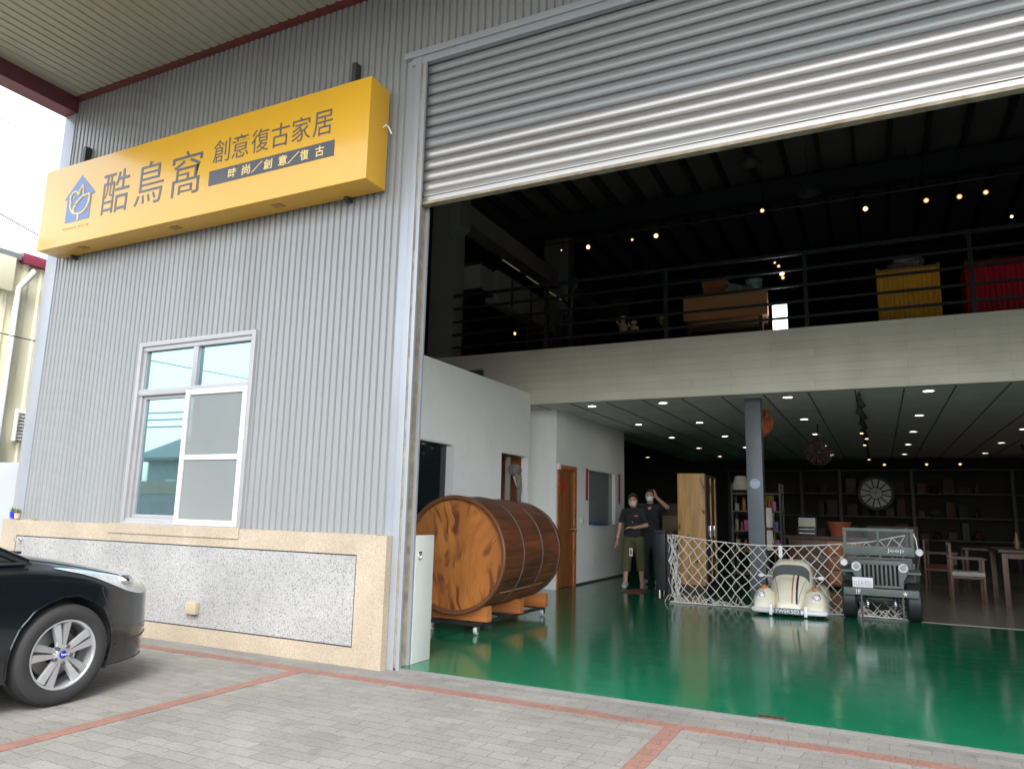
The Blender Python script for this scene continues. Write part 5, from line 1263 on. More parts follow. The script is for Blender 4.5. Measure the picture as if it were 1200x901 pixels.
for yy in (6.8, 7.9, 9.0): MB().box(-2.712, -2.688, yy, yy + .75, 6.085, 6.099).build('tube', emit('strip', (.9, .95, .6), .015), SP_)
ST = thing('staircase', 'dark steel staircase stringers rising at the far left of the hall', 'staircase', (-3.6, 8, 3.9))
for k in range(9):
    MB().box(-4.9, -3.75, 6.6 + k * .42, 6.9 + k * .42, 4.0 + k * .2, 4.03 + k * .2).build('tread', DARK, ST)
MB().prism([(6.5, 3.95), (10.5, 5.85), (10.5, 6.05), (6.5, 4.15)], -3.75, -3.72, 'yz').build('stringer', DARK, ST)

# ================================================================== LOWER HALL THINGS
# sticker on the column
stk = thing('round_sticker', 'small round light blue sticker with pink lettering on the grey column', 'sticker', (1.95, 6.10, 1.77))
MB().lathe([(0, -.002), (.075, -.002), (.075, 0), (0, 0)], (1.954, 6.0985, 1.777), 'y', 30).build('disc', mat('sticker_blue', (.22, .38, .50), .4), stk, smooth=False)
text_mb('WIFI', 1.893, 2.015, 1.752, 1.802, 6.094, .002, .02).build('lettering', mat('sticker_pink', (.70, .38, .50), .4), stk, smooth=False)
# knotty pine cabinet beside the net
PC = thing('pine_cabinet', 'tall knotty yellow pine cabinet standing behind the rope net', 'cabinet', (.75, 7.9, .02))
cy0 = 7.75
MB().box(.40, .875, cy0, cy0 + .03, .12, 2.02, .003).build('side_panel', PINE, PC)
MB().box(.877, .90, cy0 + .0, cy0 + .9, .12, 2.0, .002).box(.40, .876, cy0 + .87, cy0 + .9, .12, 2.0).box(.40, .876, cy0 + .031, cy0 + .869, 1.98, 2.01).box(.42, .87, cy0 + .03, cy0 + .86, .1, .14).build('carcass', DARKW, PC)
for yy in (cy0 + .30, cy0 + .68): MB().box(.901, .925, yy, yy + .035, .2, 1.95, .003).build('door_edge', PINE, PC)
MB().box(.401, .88, cy0 + .02, cy0 + .88, .02, .099).build('plinth', DARKW, PC)
MB().box(.902, .93, cy0 + .18, cy0 + .24, .93, 1.12, .003).box(.902, .93, cy0 + .5, cy0 + .56, .93, 1.12, .003).build('handle', CHROME, PC)
# rack of small goods
RK = thing('goods_rack', 'dark shelf rack filled with small goods between the pine cabinet and the column', 'rack', (1.5, 9.2, .02))
for X in (1.10, 1.95):
    for Y_ in (9.0, 9.45): MB().box(X, X + .03, Y_, Y_ + .03, .02, 1.9).build('post', DARK, RK)
for z in (.25, .65, 1.02, 1.38, 1.70): MB().box(1.09, 1.99, 8.99, 9.49, z, z + .025).build('shelf', DARKW, RK)
g = random.Random(11)
goods = [((.60, .10, .35), 'pink'), ((.55, .14, .04), 'orange'), ((.35, .38, .10), 'olive'), ((.6, .58, .5), 'cream'), ((.10, .14, .30), 'blue'), ((.35, .06, .05), 'red'), ((.3, .28, .24), 'grey'), ((.45, .33, .12), 'ochre')]
seen = set()
for z, zn in ((.675, 'second lowest'), (1.045, 'middle'), (1.405, 'second highest')):
    X = 1.16; k = 0
    while X < 1.9:
        c_, nm = goods[(k * 3 + int(z * 10)) % 8]; w_ = g.uniform(.05, .10); h = g.uniform(.12, .27)
        m_ = mat('goods_' + nm, tuple(v * .55 for v in c_), .5, 0, .25, 14)
        mb = MB()
        if k % 2: mb.lathe([(0, 0), (w_ * .5, 0), (w_ * .55, h * .1), (w_ * .5, h * .7), (w_ * .25, h * .85), (w_ * .25, h), (0, h)], (X + w_ / 2, 9.12, z), 'z', 16); kind = 'bottle'
        else: mb.box(X, X + w_, 9.05, 9.15, z, z + h, .004); kind = 'box'
        tag(mb.build('packaged_' + kind, m_), '%s %s, %s from the left on the %s shelf of the goods rack' % (nm, kind, (ORD + ['seventh', 'eighth'])[k], zn), kind, 'goods on the rack')
        X += w_ + g.uniform(.02, .06); k += 1
tl = thing('table_lamp', 'grey cone lampshade on top of the goods rack beside the pine cabinet', 'lamp', (1.25, 9.2, 1.725))
MB().lathe([(.17, .06), (.10, .32), (.095, .32), (.165, .06)], (1.25, 9.2, 1.725), 'z', 24, True).build('lamp_shade', mat('shade_linen', (.34, .33, .28), .9, 0, .1, 20), tl)
MB().lathe([(0, 0), (.06, 0), (.05, .03), (.012, .04), (.012, .25), (0, .25)], (1.25, 9.2, 1.725), 'z', 18).build('lamp_base', DARK, tl)
# white paper lantern posts left of the column
pl = thing('paper_lantern_post', 'stack of three tall pale drums beside the left face of the grey column', 'lantern', (1.80, 8.2, .02))
for z in (.05, .72, 1.10):
    MB().lathe([(0, .0), (.085, .0), (.10, .15), (.085, .33), (0, .33)], (1.835, 8.2, z + .02), 'z', 24).build('drum', mat('lantern_white', (.52, .50, .46), .8, 0, .08), pl)
MB().cone((1.835, 8.2, .02), .012, (1.835, 8.2, 1.5), .012, 8).build('post', DARK, pl)
# wall fans
def fan(x, y, z, lab, c1, c2, rz):
    t = thing('ceiling_fan', lab, 'fan', (x, y, z), 'coloured fans hanging from the lower ceiling'); rot = Matrix.Rotation(R(rz), 3, 'Z')
    c = Vector((x, y, z))
    mb = MB()
    for k in range(10):
        a0 = 2 * math.pi * k / 10
        P = []
        for i in range(4):
            r_ = .05 + .055 * i
            P.append([c + rot @ Vector((r_ * math.cos(a0 + q * .5 + i * .05), -.02 + .03 * q, r_ * math.sin(a0 + q * .5 + i * .05))) for q in (0, .5, 1)])
        mb.grid(P)
    mb.build('blade', c1, t)
    mb = MB(); mb.tube([c + rot @ Vector((.235 * math.cos(a * math.pi / 16), 0, .235 * math.sin(a * math.pi / 16))) for a in range(32)], .010, 6, True)
    for k in range(24):
        a = 2 * math.pi * k / 24; mb.tube([c + rot @ Vector((.06 * math.cos(a), -.07, .06 * math.sin(a))), c + rot @ Vector((.17 * math.cos(a), -.065, .17 * math.sin(a))), c + rot @ Vector((.235 * math.cos(a), 0, .235 * math.sin(a)))], .003, 4)
    mb.build('guard', c1, t)
    MB().ell(c + rot @ Vector((0, -.07, 0)), (.05, .03, .05), 14, 8).ell(c + rot @ Vector((0, .08, 0)), (.07, .09, .07), 14, 8).build('hub', c2, t)
    MB().cone(c + Vector((0, .09, .0)), .014, (x, y + .09, 3.04), .014, 8).build('stem', c2, t)
OR = mat('fan_orange', (.50, .10, .025), .45, 0, .08); TQ = mat('fan_teal', (.08, .33, .33), .4)
fan(1.88, 7.4, 2.83, 'orange ceiling fan with a teal hub partly behind the grey column', OR, TQ, -25)
fan(2.62, 9.5, 2.50, 'dark red brown ceiling fan hanging deeper in the hall right of the column', mat('fan_brown', (.04, .010, .006), .5), BLACK, 10)
# clock on the far wall
CK = thing('wall_clock', 'large round skeleton clock of pale metal on the dark back wall', 'clock', (3.55, 18.0, 1.6))
cc = (3.52, 17.9, 2.02)
MB().lathe([(.40, -.02), (.42, -.03), (.46, -.03), (.48, 0), (.46, .03), (.40, .03)], cc, 'y', 48, True).build('rim', BLACK, CK)
MB().lathe([(0, -.012), (.15, -.012), (.15, .0), (0, 0)], cc, 'y', 36).build('centre_disc', mat('clock_pale', (.24, .25, .245), .4, .3), CK)
mb = MB()
for k in range(12):
    a = R(30 * k); 
    mb.prism([(cc[0] + r_ * math.cos(a + d), cc[2] + r_ * math.sin(a + d)) for r_, d in ((.17, -.16), (.395, -.22), (.395, .22), (.17, .16))], cc[1] - .010, cc[1])
mb.build('dial', mat('clock_pale', (.48, .50, .49), .4), CK, smooth=False)
mb = MB().prism([(cc[0] - .01, cc[2]), (cc[0] + .01, cc[2]), (cc[0] + .04, cc[2] + .28)], cc[1] - .016, cc[1] - .013).prism([(cc[0], cc[2] - .012), (cc[0], cc[2] + .012), (cc[0] - .2, cc[2] + .06)], cc[1] - .020, cc[1] - .017); mb.build('hands', BLACK, CK, smooth=False)
MB().box(cc[0] - .02, cc[0] + .02, cc[1] + .03, 18.3, cc[2] - .1, cc[2] - .06).build('hanger', BLACK, CK)
# back shelving
SHM = mat('shelf_edge_grey', (.032, .034, .033), .5)
BS = thing('back_shelving', 'wide dark open shelving with grey edges along the back wall', 'shelving', (4.2, 18.4, .02))
for X in (-.6, 1.5, 2.55, 4.40, 6.75, 9.0): MB().box(X, X + .08, 18.2, 18.28, .02, 2.68).build('post', SHM, BS)
for z in (.75, 1.35, 2.0, 2.66): MB().box(-.6, 9.1, 18.201, 18.6, z, z + .035).build('shelf', SHM, BS)
MB().box(-.6, 9.1, 18.62, 18.66, .02, 2.66).build('back_panel', mat('shelf_back', (.012, .008, .006), .7), BS)
g = random.Random(21); n_ = 0
names = ['brown', 'dark', 'tan', 'grey', 'rust', 'black']
colz = {'brown': (.12, .055, .03), 'dark': (.04, .035, .03), 'tan': (.22, .16, .10), 'grey': (.16, .16, .15), 'rust': (.18, .06, .03), 'black': (.02, .02, .02)}
for z, zn in ((.785, 'lowest shelf'), (1.385, 'middle shelf'), (2.035, 'top shelf')):
    for bay, (x0, x1) in enumerate(((1.6, 2.5), (2.7, 4.35), (4.5, 6.7))):
        X = x0 + .05; k = 0
        while X < x1 - .25 and k < 5:
            nm = names[(k + bay * 2 + int(z * 3)) % 6]; w_ = g.uniform(.14, .3); h = g.uniform(.15, .48)
            mb = MB()
            if (k + bay) % 3 == 0: mb.lathe([(0, 0), (w_ * .3, 0), (w_ * .5, h * .35), (w_ * .3, h * .75), (w_ * .2, h * .85), (w_ * .3, h), (0, h)], (X + w_ / 2, 18.38, z), 'z', 14); kind = 'vase'
            else: mb.box(X, X + w_, 18.26, 18.5, z, z + h, .008); kind = 'box'
            tag(mb.build('storage_' + kind if kind == 'box' else 'vase', mat('store_' + nm, tuple(v * .3 for v in colz[nm]), .6, 0, .2, 8)), '%s %s, %s in its row on the %s, %s bay of the back shelving' % (nm, kind, ORD[k], zn, ('left', 'middle', 'right')[bay]), kind, 'goods on the back shelving')
            X += w_ + g.uniform(.05, .15); k += 1
# right of column: yellow panel, counter, planter, dressers
single(MB().box(.60, .87, 17.2, 17.24, 1.0, 1.90, .004).box(.60, .63, 17.24, 17.5, .02, 1.0).box(.84, .87, 17.24, 17.5, .02, .95), 'notice_board', mat('panel_olive_yellow', (.42, .38, .03), .5), 'tall olive yellow notice board standing at the back right of the grey column', 'board')
pr = thing('office_printer', 'pale box machine with dark slots on a counter behind the cream toy car', 'printer', (2.25, 10.2, 1.0))
MB().box(2.17, 2.47, 10.0, 10.4, 1.13, 1.30, .01).build('top_box', mat('printer_cream', (.50, .50, .38), .5), pr)
MB().box(2.15, 2.49, 9.98, 10.42, .96, 1.129, .01).build('body', DARK, pr)
MB().box(2.18, 2.46, 9.95, 9.979, 1.00, 1.02, .003).box(2.18, 2.46, 9.95, 9.979, 1.075, 1.09, .003).build('tray', WHITE, pr)
CT = thing('brown_counter', 'long reddish brown wooden counter with drawers behind the rope net', 'counter', (2.6, 10.2, .02))
MB().box(1.95, 3.35, 9.85, 10.5, .90, .958, .006).build('worktop', DARKW, CT)
MB().box(2.0, 3.3, 9.9, 10.45, .06, .899, .004).build('carcass', mat('counter_redwood', (.17, .06, .03), .5, 0, .2, 5), CT)
for i in range(3):
    for j in range(2):
        d_ = MB().box(2.03 + j * .64, 2.61 + j * .64, 9.88, 9.899, .10 + i * .265, .34 + i * .265, .004).build('drawer', ORW if j else MIDW, CT)
        MB().box(2.26 + j * .64, 2.38 + j * .64, 9.862, 9.879, .21 + i * .265, .225 + i * .265, .002).build('drawer_handle', DARK, d_)
ptt = thing('terracotta_planter', 'wide orange terracotta planter standing on the brown counter', 'planter', (2.85, 10.1, .958))
MB().lathe([(0, 0), (.155, 0), (.16, .02), (.205, .24), (.215, .24), (.215, .275), (.195, .275), (.19, .22), (0, .2)], (2.88, 10.15, .959), 'z', 28).build('pot', mat('terracotta', (.32, .075, .028), .6, 0, .12), ptt)
mb = MB().lathe([(0, 0), (.19, 0)], (2.88, 10.15, 1.165), 'z', 20); mb.build('soil', mat('soil', (.03, .02, .015), .9), ptt)
# figure sticker hung on the net
single(MB().box(2.265, 2.315, 5.945, 5.955, .74, .90, .002).cone((2.29, 5.95, .90), .003, (2.29, 5.95, .93), .003, 6), 'paper_tag', WHITE, 'white paper tag hung on the rope net above the cream toy car', 'tag')
# coat rack things left behind the woman
single(MB().box(.27, .43, 6.75, 7.2, .10, 1.0, .01).box(.25, .45, 6.72, 7.22, 1.0, 1.04, .006).box(.30, .40, 6.74, 6.75, .55, .93, .003), 'grey_counter', mat('counter_grey', (.02, .024, .024), .5), 'dark grey counter block between the woman and the net post', 'counter')
sb = thing('side_stool', 'chrome legged stool with an olive brown backrest behind the two people', 'stool', (.05, 8.6, .02))
MB().box(-.14, .20, 8.75, 8.79, 1.0, 1.28, .02).build('backrest', mat('olive_leather', (.16, .12, .05), .5), sb)
MB().box(-.14, .20, 8.4, 8.75, .72, .78, .02).build('seat', BLACK, sb)
for X in (-.12, .18):
    for Y_ in (8.42, 8.74): MB().cone((X, Y_, .02), .011, (X, Y_, .72), .011, 8).build('leg', CHROME, sb)
MB().tube([(-.12, 8.42, .3), (.18, 8.42, .3), (.18, 8.74, .3), (-.12, 8.74, .3)], .009, 6, True).tube([(.03, 8.74, .78), (.03, 8.77, 1.02)], .012, 6).build('stretcher', CHROME, sb)
single(MB().box(-.32, .02, 6.75, 7.35, .021, .035, .003), 'door_mat', mat('mat_red_brown', (.12, .03, .02), .9, 0, .2, 20), 'reddish brown mat lying on the green floor at the woman\'s feet', 'mat')

# dining table and chairs on the tiles
def chair(x, y, rz, lab, grp, seatm):
    t = thing('dining_chair', lab, 'chair', (x, y, .026), grp); t.rotation_euler = (0, 0, 0)
    c, s_ = math.cos(R(rz)), math.sin(R(rz))
    def bx_(x0, x1, y0, y1, z0, z1, m, nm, par=t, bev=.004):
        mb = MB().box(x0, x1, y0, y1, z0, z1, bev)
        for v_ in mb.bm.verts: v_.co = Vector((x + v_.co.x * c - v_.co.y * s_, y + v_.co.x * s_ + v_.co.y * c, .026 + v_.co.z))
        return mb.build(nm, m, par)
    bx_(-.24, .24, -.24, .22, .40, .47, seatm, 'seat', bev=.02)
    bx_(-.23, .23, -.23, .22, .355, .398, MIDW, 'seat_frame')
    for sx in (-.235, .195):
        bx_(sx, sx + .04, -.24, -.20, 0, .66, MIDW, 'leg'); bx_(sx, sx + .04, .21, .25, 0, .92, MIDW, 'leg')
        bx_(sx - .015, sx + .055, -.27, .25, .661, .69, MIDW, 'armrest')
    bx_(-.19, .19, .215, .24, .72, .90, MIDW, 'backrest')
chair(4.80, 9.15, 90, 'wooden armchair with a pale seat pad, front one left of the dining table', 'chairs round the dining table', mat('seat_pad', (.46, .44, .38), .8))
chair(4.55, 10.9, 80, 'dark red cushioned wooden armchair further back left of the dining table', 'chairs round the dining table', mat('seat_red', (.14, .02, .02), .8))
chair(6.4, 11.4, 180, 'wooden armchair behind the dining table under the far downlights', 'chairs round the dining table', mat('seat_pad', (.5, .5, .5)))
TB = thing('dining_table', 'long dark brown wooden dining table on the beige tiles at the right', 'table', (6.5, 9.6, .026))
MB().box(5.20, 7.6, 8.6, 10.2, .83, .875, .006).build('tabletop', DARKW, TB)
for X in (5.25, 7.45):
    for Y_ in (8.68, 10.05): MB().box(X, X + .08, Y_, Y_ + .08, .026, .829, .004).build('leg', MIDW, TB)
MB().box(5.33, 7.45, 8.70, 8.73, .74, .828).build('apron', MIDW, TB)
T2 = thing('dining_table', 'second brown table standing behind the front dining table', 'table', (5.6, 12.5, .026))
MB().box(5.0, 7.2, 12.0, 13.0, .74, .78, .006).build('tabletop', MIDW, T2)
for X in (5.05, 7.08):
    for Y_ in (12.05, 12.88): MB().box(X, X + .06, Y_, Y_ + .06, .026, .739, .004).build('leg', MIDW, T2)
single(MB().lathe([(0, 0), (.04, 0), (.05, .1), (.02, .2), (.02, .26), (0, .26)], (5.55, 9.3, .876), 'z', 16), 'table_vase', mat('vase_brown', (.16, .10, .05), .4), 'small brown vase standing on the near dining table', 'vase')
# mid hall dark furniture masses
for i, (x0, x1, y0, y1, h, nm, cat_, lab) in enumerate(((-.9, .1, 11.5, 12.2, 1.55, 'dark_cupboard', 'cupboard', 'tall dark cupboard deep in the hall behind the two people'),
        (3.3, 4.3, 13.0, 13.6, 1.15, 'dark_sideboard', 'sideboard', 'low dark sideboard deep in the hall below the round clock'))):
    t = thing(nm, lab, cat_, ((x0 + x1) / 2, (y0 + y1) / 2, .02))
    MB().box(x0, x1, y0, y1, .10, h, .006).build('carcass', DARKW, t)
    for k in range(2):
        w_ = (x1 - x0) / 2; d_ = MB().box(x0 + k * w_ + .01, x0 + (k + 1) * w_ - .01, y0 - .018, y0 - .001, .13, h - .03, .004).build('door', mat('cupboard_brown', (.07, .035, .02), .5), t)
        MB().box(x0 + w_ + (-.05 if k == 0 else .035), x0 + w_ + (-.035 if k == 0 else .05), y0 - .035, y0 - .019, h * .5, h * .5 + .15, .002).build('handle', CHROME, d_)
    for X in (x0 + .03, x1 - .07):
        for Y_ in (y0 + .02, y1 - .06): MB().box(X, X + .04, Y_, Y_ + .04, .02, .099).build('leg', DARKW, t)

# elephant-like trunk carving and post in the timber recess
EH = thing('hanging_carving', 'grey carved animal head with a long trunk hanging in the timber recess behind the barrel', 'carving', (RX - .2, 5.0, 1.2))
m_ = MB().ell((RX - .10, 5.30, 1.93), (.09, .12, .11), 18, 12).ell((RX - .11, 5.18, 1.95), (.03, .10, .09), 14, 9).ell((RX - .11, 5.43, 1.95), (.03, .10, .09), 14, 9).tube([(RX - .07, 5.30, 1.86), (RX - .04, 5.30, 1.7), (RX - .05, 5.32, 1.5), (RX - .04, 5.33, 1.3), (RX - .02, 5.35, 1.22)], [.07, .055, .04, .03, .022], 12)
m_.build('head', mat('carving_grey', (.17, .15, .14), .6, 0, .3, 12, bump=.4), EH, ang=80)
for s_ in (-1, 1): MB().tube([(RX - .10, 5.30 + s_ * .06, 1.84), (RX - .05, 5.30 + s_ * .09, 1.74), (RX - .03, 5.30 + s_ * .08, 1.68)], [.014, .011, .005], 8).build('tusk', mat('tusk_ivory', (.6, .55, .45), .4), EH)
single(MB().box(RX - .20, RX - .13, 5.13, 5.19, .02, 2.15, .004), 'recess_post', mat('post_grey', (.30, .29, .27), .6), 'upright pale grey post standing in the timber recess', 'post')
single(MB().box(RX - .02, RX - .012, 5.33, 5.40, 1.50, 1.68, .003), 'white_tag', WHITE, 'small white paper tag hanging in the timber recess', 'tag')

# ================================================================== PEOPLE
def capsules(parts, ells, name, m, parent, voxel=.012, smooth_it=4, base=Vector((0, 0, 0)), rot=Matrix.Identity(3), cut=()):
    """parts: (p0, r0, p1, r1) tapered capsules and ellipsoids fused into one continuous skin by a voxel remesh"""
    mb = MB()
    for p0, r0, p1, r1 in parts:
        mb.cone(p0, r0, p1, r1, 16); mb.ell(p0, (r0,) * 3, 16, 10); mb.ell(p1, (r1,) * 3, 16, 10)
    for c, r_ in ells: mb.ell(c, r_, 20, 14)
    bmesh.ops.recalc_face_normals(mb.bm, faces=mb.bm.faces)
    me = bpy.data.meshes.new('tmp'); mb.bm.to_mesh(me); mb.bm.free()
    o = bpy.data.objects.new('tmp', me); COL.objects.link(o)
    rm = o.modifiers.new('r', 'REMESH'); rm.mode = 'VOXEL'; rm.voxel_size = voxel
    sm_ = o.modifiers.new('s', 'SMOOTH'); sm_.iterations = smooth_it; sm_.factor = .5
    dg = bpy.context.evaluated_depsgraph_get(); dg.update()
    me2 = bpy.data.meshes.new_from_object(o.evaluated_get(dg)); bpy.data.objects.remove(o)
    out = MB(); out.bm.from_mesh(me2); bpy.data.meshes.remove(me2)
    for co, no in cut:
        bmesh.ops.bisect_plane(out.bm, geom=out.bm.verts[:] + out.bm.edges[:] + out.bm.faces[:], plane_co=co, plane_no=no, clear_outer=True)
    for v_ in out.bm.verts: v_.co = rot @ v_.co + base
    return out.build(name, m, parent, ang=75)

SKIN = mat('skin', (.52, .30, .20), .5, 0, .05, 6)
HAIR = mat('dark_hair', (.018, .013, .011), .45, 0, .3, 20)
POLO = mat('black_polo', (.016, .017, .02), .85, 0, .2, 9, bump=.3, bscale=14)
OLIVE = mat('olive_cotton', (.085, .085, .032), .85, 0, .12, 7, bump=.4, bscale=12)
JEAN = mat('navy_trousers', (.02, .026, .04), .85, 0, .12, 7)
SHOE = mat('grey_trainer', (.34, .36, .39), .7, 0, .2, 20)
MASKP = mat('pink_mask', (.72, .52, .55), .8, 0, .03); MASKW = mat('white_mask', (.72, .74, .74), .8, 0, .03)

def hand(wrist, dirv, palm_n, curl, flip=1):
    """palm capsules and five fingers; dirv = direction of the fingers, palm_n = normal of the palm"""
    d = Vector(dirv).normalized(); n = Vector(palm_n); n = (n - d * n.dot(d)).normalized(); sd = d.cross(n) * flip
    w_ = Vector(wrist); P = []
    for k in (-1, -.33, .33, 1): P.append((w_ + sd * k * .012, .016, w_ + d * .075 + sd * k * .026, .012))
    for k, L_ in ((-1, .060), (-.33, .072), (.33, .078), (1, .066)):
        a = w_ + d * .078 + sd * k * .027; d1 = (d + n * curl * .5).normalized(); d2 = (d + n * curl * 1.3).normalized()
        b_ = a + d1 * L_ * .5; c = b_ + d2 * L_ * .5
        P += [(a, .0095, b_, .0085), (b_, .0085, c, .007)]
    a = w_ + d * .02 + sd * .026; b_ = a + (d * .6 + sd * .8 + n * .3).normalized() * .04; c = b_ + (d * .9 + sd * .2 + n * .4).normalized() * .032
    P += [(a, .014, b_, .011), (b_, .011, c, .0085)]
    return P
def face_bits(t, hc, base, rot, maskm, hair_long, s=1.0):
    """eyes, brows, mask, hair for a head centred at hc facing -y"""
    def W(p): return rot @ Vector(p) + base
    for sx in (-1, 1):
        m_ = MB(); m_.ell((hc[0] + sx * .031, hc[1] - .079, hc[2] + .008), (.013, .009, .0075), 12, 8)
        for v_ in m_.bm.verts: v_.co = W(v_.co)
        m_.build('eye', mat('eye_dark', (.03, .02, .018), .2), t)
        m_ = MB(); m_.tube([(hc[0] + sx * .016, hc[1] - .091, hc[2] + .028), (hc[0] + sx * .033, hc[1] - .088, hc[2] + .034), (hc[0] + sx * .049, hc[1] - .076, hc[2] + .027)], .0035, 6)
        for v_ in m_.bm.verts: v_.co = W(v_.co)
        m_.build('eyebrow', HAIR, t)
    rows = []
    for i in range(9):
        q = i / 8; z = hc[2] - .012 - .085 * q; row = []
        for k in range(13):
            a = R(-62 + 124 * k / 12); rx_ = .080 - .018 * q; ry_ = .102 - .006 * q
            bulge_ = .012 * math.exp(-(a / .5) ** 2) * math.sin(math.pi * min(1, q + .2))
            row.append(W((hc[0] + (rx_ + .0) * math.sin(a), hc[1] - (ry_ + bulge_) * math.cos(a) + .004, z)))
        rows.append(row)
    m_ = MB(); m_.grid(rows); msk = m_.build('face_mask', maskm, t)
    for sx in (-1, 1):
        m_ = MB(); m_.tube([W((hc[0] + sx * .069, hc[1] - .045, hc[2] - .018)), W((hc[0] + sx * .080, hc[1] + .01, hc[2] + .01)), W((hc[0] + sx * .064, hc[1] - .043, hc[2] - .085))], .002, 5); m_.build('ear_loop', maskm, msk)

# --- woman in front
WBASE = Vector((-.36, 7.60, .02)); WROT = Matrix.Rotation(R(10), 3, 'Z')
PW = thing('person', 'person in black polo, olive cropped trousers and pink face mask walking forward', 'person', WBASE)
hc = Vector((0, -.03, 1.515))
rw = Vector((-.285, -.03, .80)); lw = Vector((.03, -.24, 1.035))
body = [((0, 0, .90), .125, (0, 0, 1.06), .105), ((0, 0, 1.06), .105, (0, -.01, 1.22), .125), ((-.06, 0, .86), .095, (.06, 0, .86), .095),
        ((-.10, 0, 1.31), .065, (.10, 0, 1.31), .065), ((0, 0, 1.33), .05, (0, -.015, 1.43), .048),
        # right arm (left in the picture) hanging out
        ((-.165, 0, 1.315), .048, (-.235, .01, 1.08), .038), ((-.235, .01, 1.08), .036, rw, .024),
        # left arm bent across the belly
        ((.165, 0, 1.315), .048, (.225, .02, 1.08), .040), ((.225, .02, 1.08), .038, lw, .024),
        # legs
        ((-.085, 0, .84), .085, (-.115, -.05, .47), .056), ((-.115, -.05, .47), .054, (-.13, -.12, .10), .034),
        ((.085, 0, .84), .085, (.125, .03, .47), .056), ((.125, .03, .47), .054, (.13, .10, .10), .034),
        ((-.13, -.11, .06), .033, (-.135, -.24, .035), .030), ((.13, .11, .06), .033, (.145, -.03, .035), .030)]
body += hand(rw, (-.06, -.05, -.16), (.8, .5, 0), .35, 1) + hand(lw, (-.16, -.02, .01), (0, -.3, -1), .8, 1)
capsules(body, [(hc, (.074, .092, .108)), (hc + Vector((0, -.03, -.055)), (.050, .062, .055)), (hc + Vector((0, -.097, -.008)), (.012, .018, .020)), (hc + Vector((-.074, .01, -.002)), (.012, .02, .028)), (hc + Vector((.074, .01, -.002)), (.012, .02, .028)), (hc + Vector((0, -.088, -.048)), (.022, .010, .008))], 'body', SKIN, PW, .0085, 2, WBASE, WROT)
face_bits(PW, hc, WBASE, WROT, MASKP, True)
capsules([], [(hc + Vector((0, .022, .030)), (.088, .092, .098)), (hc + Vector((0, -.045, .083)), (.070, .045, .030)), (hc + Vector((-.066, .03, -.03)), (.024, .05, .07)), (hc + Vector((.066, .03, -.03)), (.024, .05, .07)), (hc + Vector((0, .09, -.02)), (.05, .04, .08)), (hc + Vector((-.05, -.05, .062)), (.035, .03, .028))], 'hair', HAIR, PW, .011, 2, WBASE, WROT)
capsules([((-.04, 0, .93), .135, (.04, 0, .93), .135), ((-.03, 0, 1.08), .125, (.03, 0, 1.08), .125), ((-.035, -.01, 1.22), .135, (.035, -.01, 1.22), .135), ((-.105, 0, 1.315), .068, (.105, 0, 1.315), .068), ((0, 0, 1.35), .066, (0, -.005, 1.385), .058),
          ((-.155, 0, 1.31), .060, (-.212, .007, 1.15), .053), ((.155, 0, 1.31), .060, (.210, .015, 1.15), .054)], [], 'polo_shirt', POLO, PW, .012, 3, WBASE, WROT, cut=[((0, 0, .845), (0, 0, -1)), ((0, 0, 1.405), (0, -.35, 1))])
capsules([((-.06, 0, .86), .120, (.06, 0, .86), .120), ((-.088, 0, .82), .105, (-.115, -.045, .48), .090), ((-.115, -.045, .48), .090, (-.122, -.085, .25), .078), ((.088, 0, .82), .105, (.125, .028, .48), .090), ((.125, .028, .48), .090, (.128, .07, .25), .078)], [], 'cropped_trousers', OLIVE, PW, .012, 3, WBASE, WROT, cut=[((0, 0, .285), (0, 0, -1)), ((0, 0, .93), (0, 0, 1))])
capsules([((-.13, -.09, .055), .052, (-.135, -.26, .045), .047), ((-.13, -.10, .08), .050, (-.132, -.17, .065), .050)], [], 'shoe', SHOE, PW, .009, 2, WBASE, WROT, cut=[((0, 0, .004), (0, 0, -1)), ((0, 0, .115), (0, .3, 1))])
capsules([((.13, .11, .012), .034, (.145, -.04, .012), .038)], [], 'sandal', mat('sandal_tan', (.34, .2, .13), .7), PW, .009, 2, WBASE, WROT, cut=[((0, 0, .001), (0, 0, -1)), ((0, 0, .022), (0, 0, 1))])
def wbx(nm, x0, x1, y0, y1, z0, z1, m, par=PW):
    mb = MB().box(x0, x1, y0, y1, z0, z1, .002)
    for v_ in mb.bm.verts: v_.co = WROT @ v_.co + WBASE
    return mb.build(nm, m, par)
wbx('chest_badge', .03, .10, -.150, -.142, 1.235, 1.25, mat('badge_orange', (.5, .2, .05), .5))
wbx('collar', -.045, .045, -.068, -.052, 1.372, 1.392, POLO)
hb = wbx('hanging_label', -.055, .005, -.155, -.150, .55, .685, WHITE)
wbx('label_mark', -.038, -.012, -.158, -.1555, .58, .66, BLACK, hb)
mb = MB().lathe([(.031, -.010), (.034, -.010), (.034, .010), (.031, .010)], (0, 0, 0), 'z', 20, True)
for v_ in mb.bm.verts: v_.co = WROT @ (v_.co + Vector((-.280, -.025, .835))) + WBASE
mb.build('wrist_band', BLACK, PW)

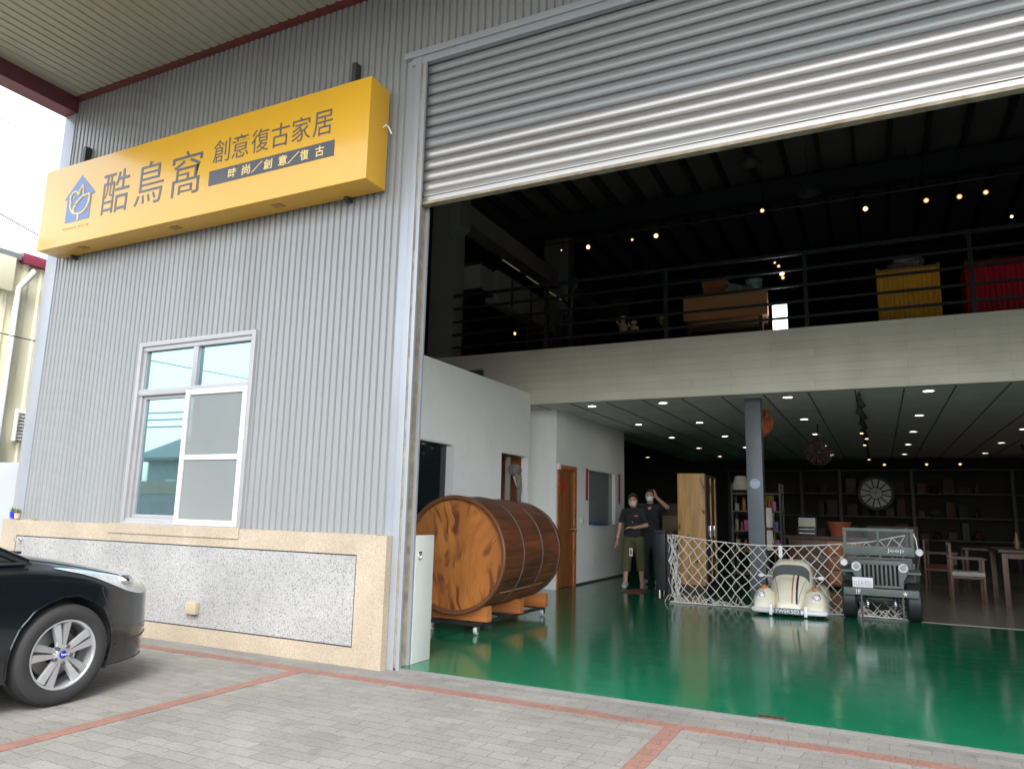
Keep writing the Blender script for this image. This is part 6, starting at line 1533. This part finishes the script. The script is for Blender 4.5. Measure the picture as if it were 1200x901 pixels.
# --- man behind, one hand at his head
MBASE = Vector((-.29, 8.45, .02)); MROT = Matrix.Rotation(R(8), 3, 'Z')
PM = thing('person', 'person in black shirt and white face mask raising one hand to the head', 'person', MBASE)
hc = Vector((0, -.03, 1.62)); rw = Vector((.125, -.13, 1.60)); el = Vector((.33, -.10, 1.41)); lw = Vector((-.26, -.02, .86))
body = [((0, 0, .98), .125, (0, 0, 1.15), .115), ((0, 0, 1.15), .115, (0, -.01, 1.30), .135), ((-.06, 0, .94), .10, (.06, 0, .94), .10), ((-.12, 0, 1.41), .07, (.12, 0, 1.41), .07), ((0, 0, 1.42), .056, (0, -.015, 1.53), .054),
        ((.19, 0, 1.41), .054, el, .042), (el, .041, rw, .026), ((-.19, 0, 1.41), .054, (-.25, .01, 1.14), .042), ((-.25, .01, 1.14), .040, lw, .027),
        ((-.09, 0, .92), .09, (-.10, -.01, .50), .060), ((-.10, -.01, .50), .058, (-.105, .02, .10), .038), ((.09, 0, .92), .09, (.11, 0, .50), .060), ((.11, 0, .50), .058, (.115, .02, .10), .038),
        ((-.105, .03, .06), .036, (-.115, -.12, .035), .032), ((.115, .03, .06), .036, (.125, -.12, .035), .032)]
body += hand(rw, (-.03, .02, .16), (-.8, .3, 0), .5, -1) + hand(lw, (0, -.02, -.18), (.9, 0, 0), .4, 1)
capsules(body, [(hc, (.077, .096, .112)), (hc + Vector((0, -.03, -.055)), (.055, .064, .058)), (hc + Vector((0, -.10, -.008)), (.013, .018, .02)), (hc + Vector((-.077, .01, 0)), (.012, .02, .028)), (hc + Vector((.077, .01, 0)), (.012, .02, .028)), (hc + Vector((0, -.09, -.05)), (.022, .010, .008))], 'body', SKIN, PM, .0085, 2, MBASE, MROT)
face_bits(PM, hc, MBASE, MROT, MASKW, False)
capsules([], [(hc + Vector((0, .022, .038)), (.086, .092, .088)), (hc + Vector((0, -.04, .085)), (.068, .045, .026))], 'hair', HAIR, PM, .011, 2, MBASE, MROT)
capsules([((-.05, 0, 1.0), .135, (.05, 0, 1.0), .135), ((-.04, 0, 1.14), .135, (.04, 0, 1.14), .135), ((-.05, -.01, 1.28), .145, (.05, -.01, 1.28), .145), ((-.14, 0, 1.41), .08, (.14, 0, 1.41), .08), ((.19, 0, 1.41), .075, (.28, -.06, 1.40), .066), ((-.19, 0, 1.41), .075, (-.235, .005, 1.22), .064), ((0, 0, 1.44), .07, (0, -.01, 1.475), .064)], [], 'shirt', POLO, PM, .012, 3, MBASE, MROT, cut=[((0, 0, .92), (0, 0, -1)), ((0, 0, 1.495), (0, -.3, 1))])
capsules([((-.06, 0, .94), .122, (.06, 0, .94), .122), ((-.09, 0, .90), .105, (-.10, -.01, .50), .08), ((-.10, -.01, .50), .08, (-.105, .02, .12), .068), ((.09, 0, .90), .105, (.11, 0, .50), .08), ((.11, 0, .50), .08, (.115, .02, .12), .068)], [], 'trousers', JEAN, PM, .012, 3, MBASE, MROT, cut=[((0, 0, .075), (0, 0, -1)), ((0, 0, 1.0), (0, 0, 1))])
for sx, X in ((-1, -.108), (1, .118)):
    capsules([((X, .03, .055), .048, (X + sx * .01, -.13, .042), .043)], [], 'shoe', SHOE, PM, .01, 2, MBASE, MROT, cut=[((0, 0, .004), (0, 0, -1))])
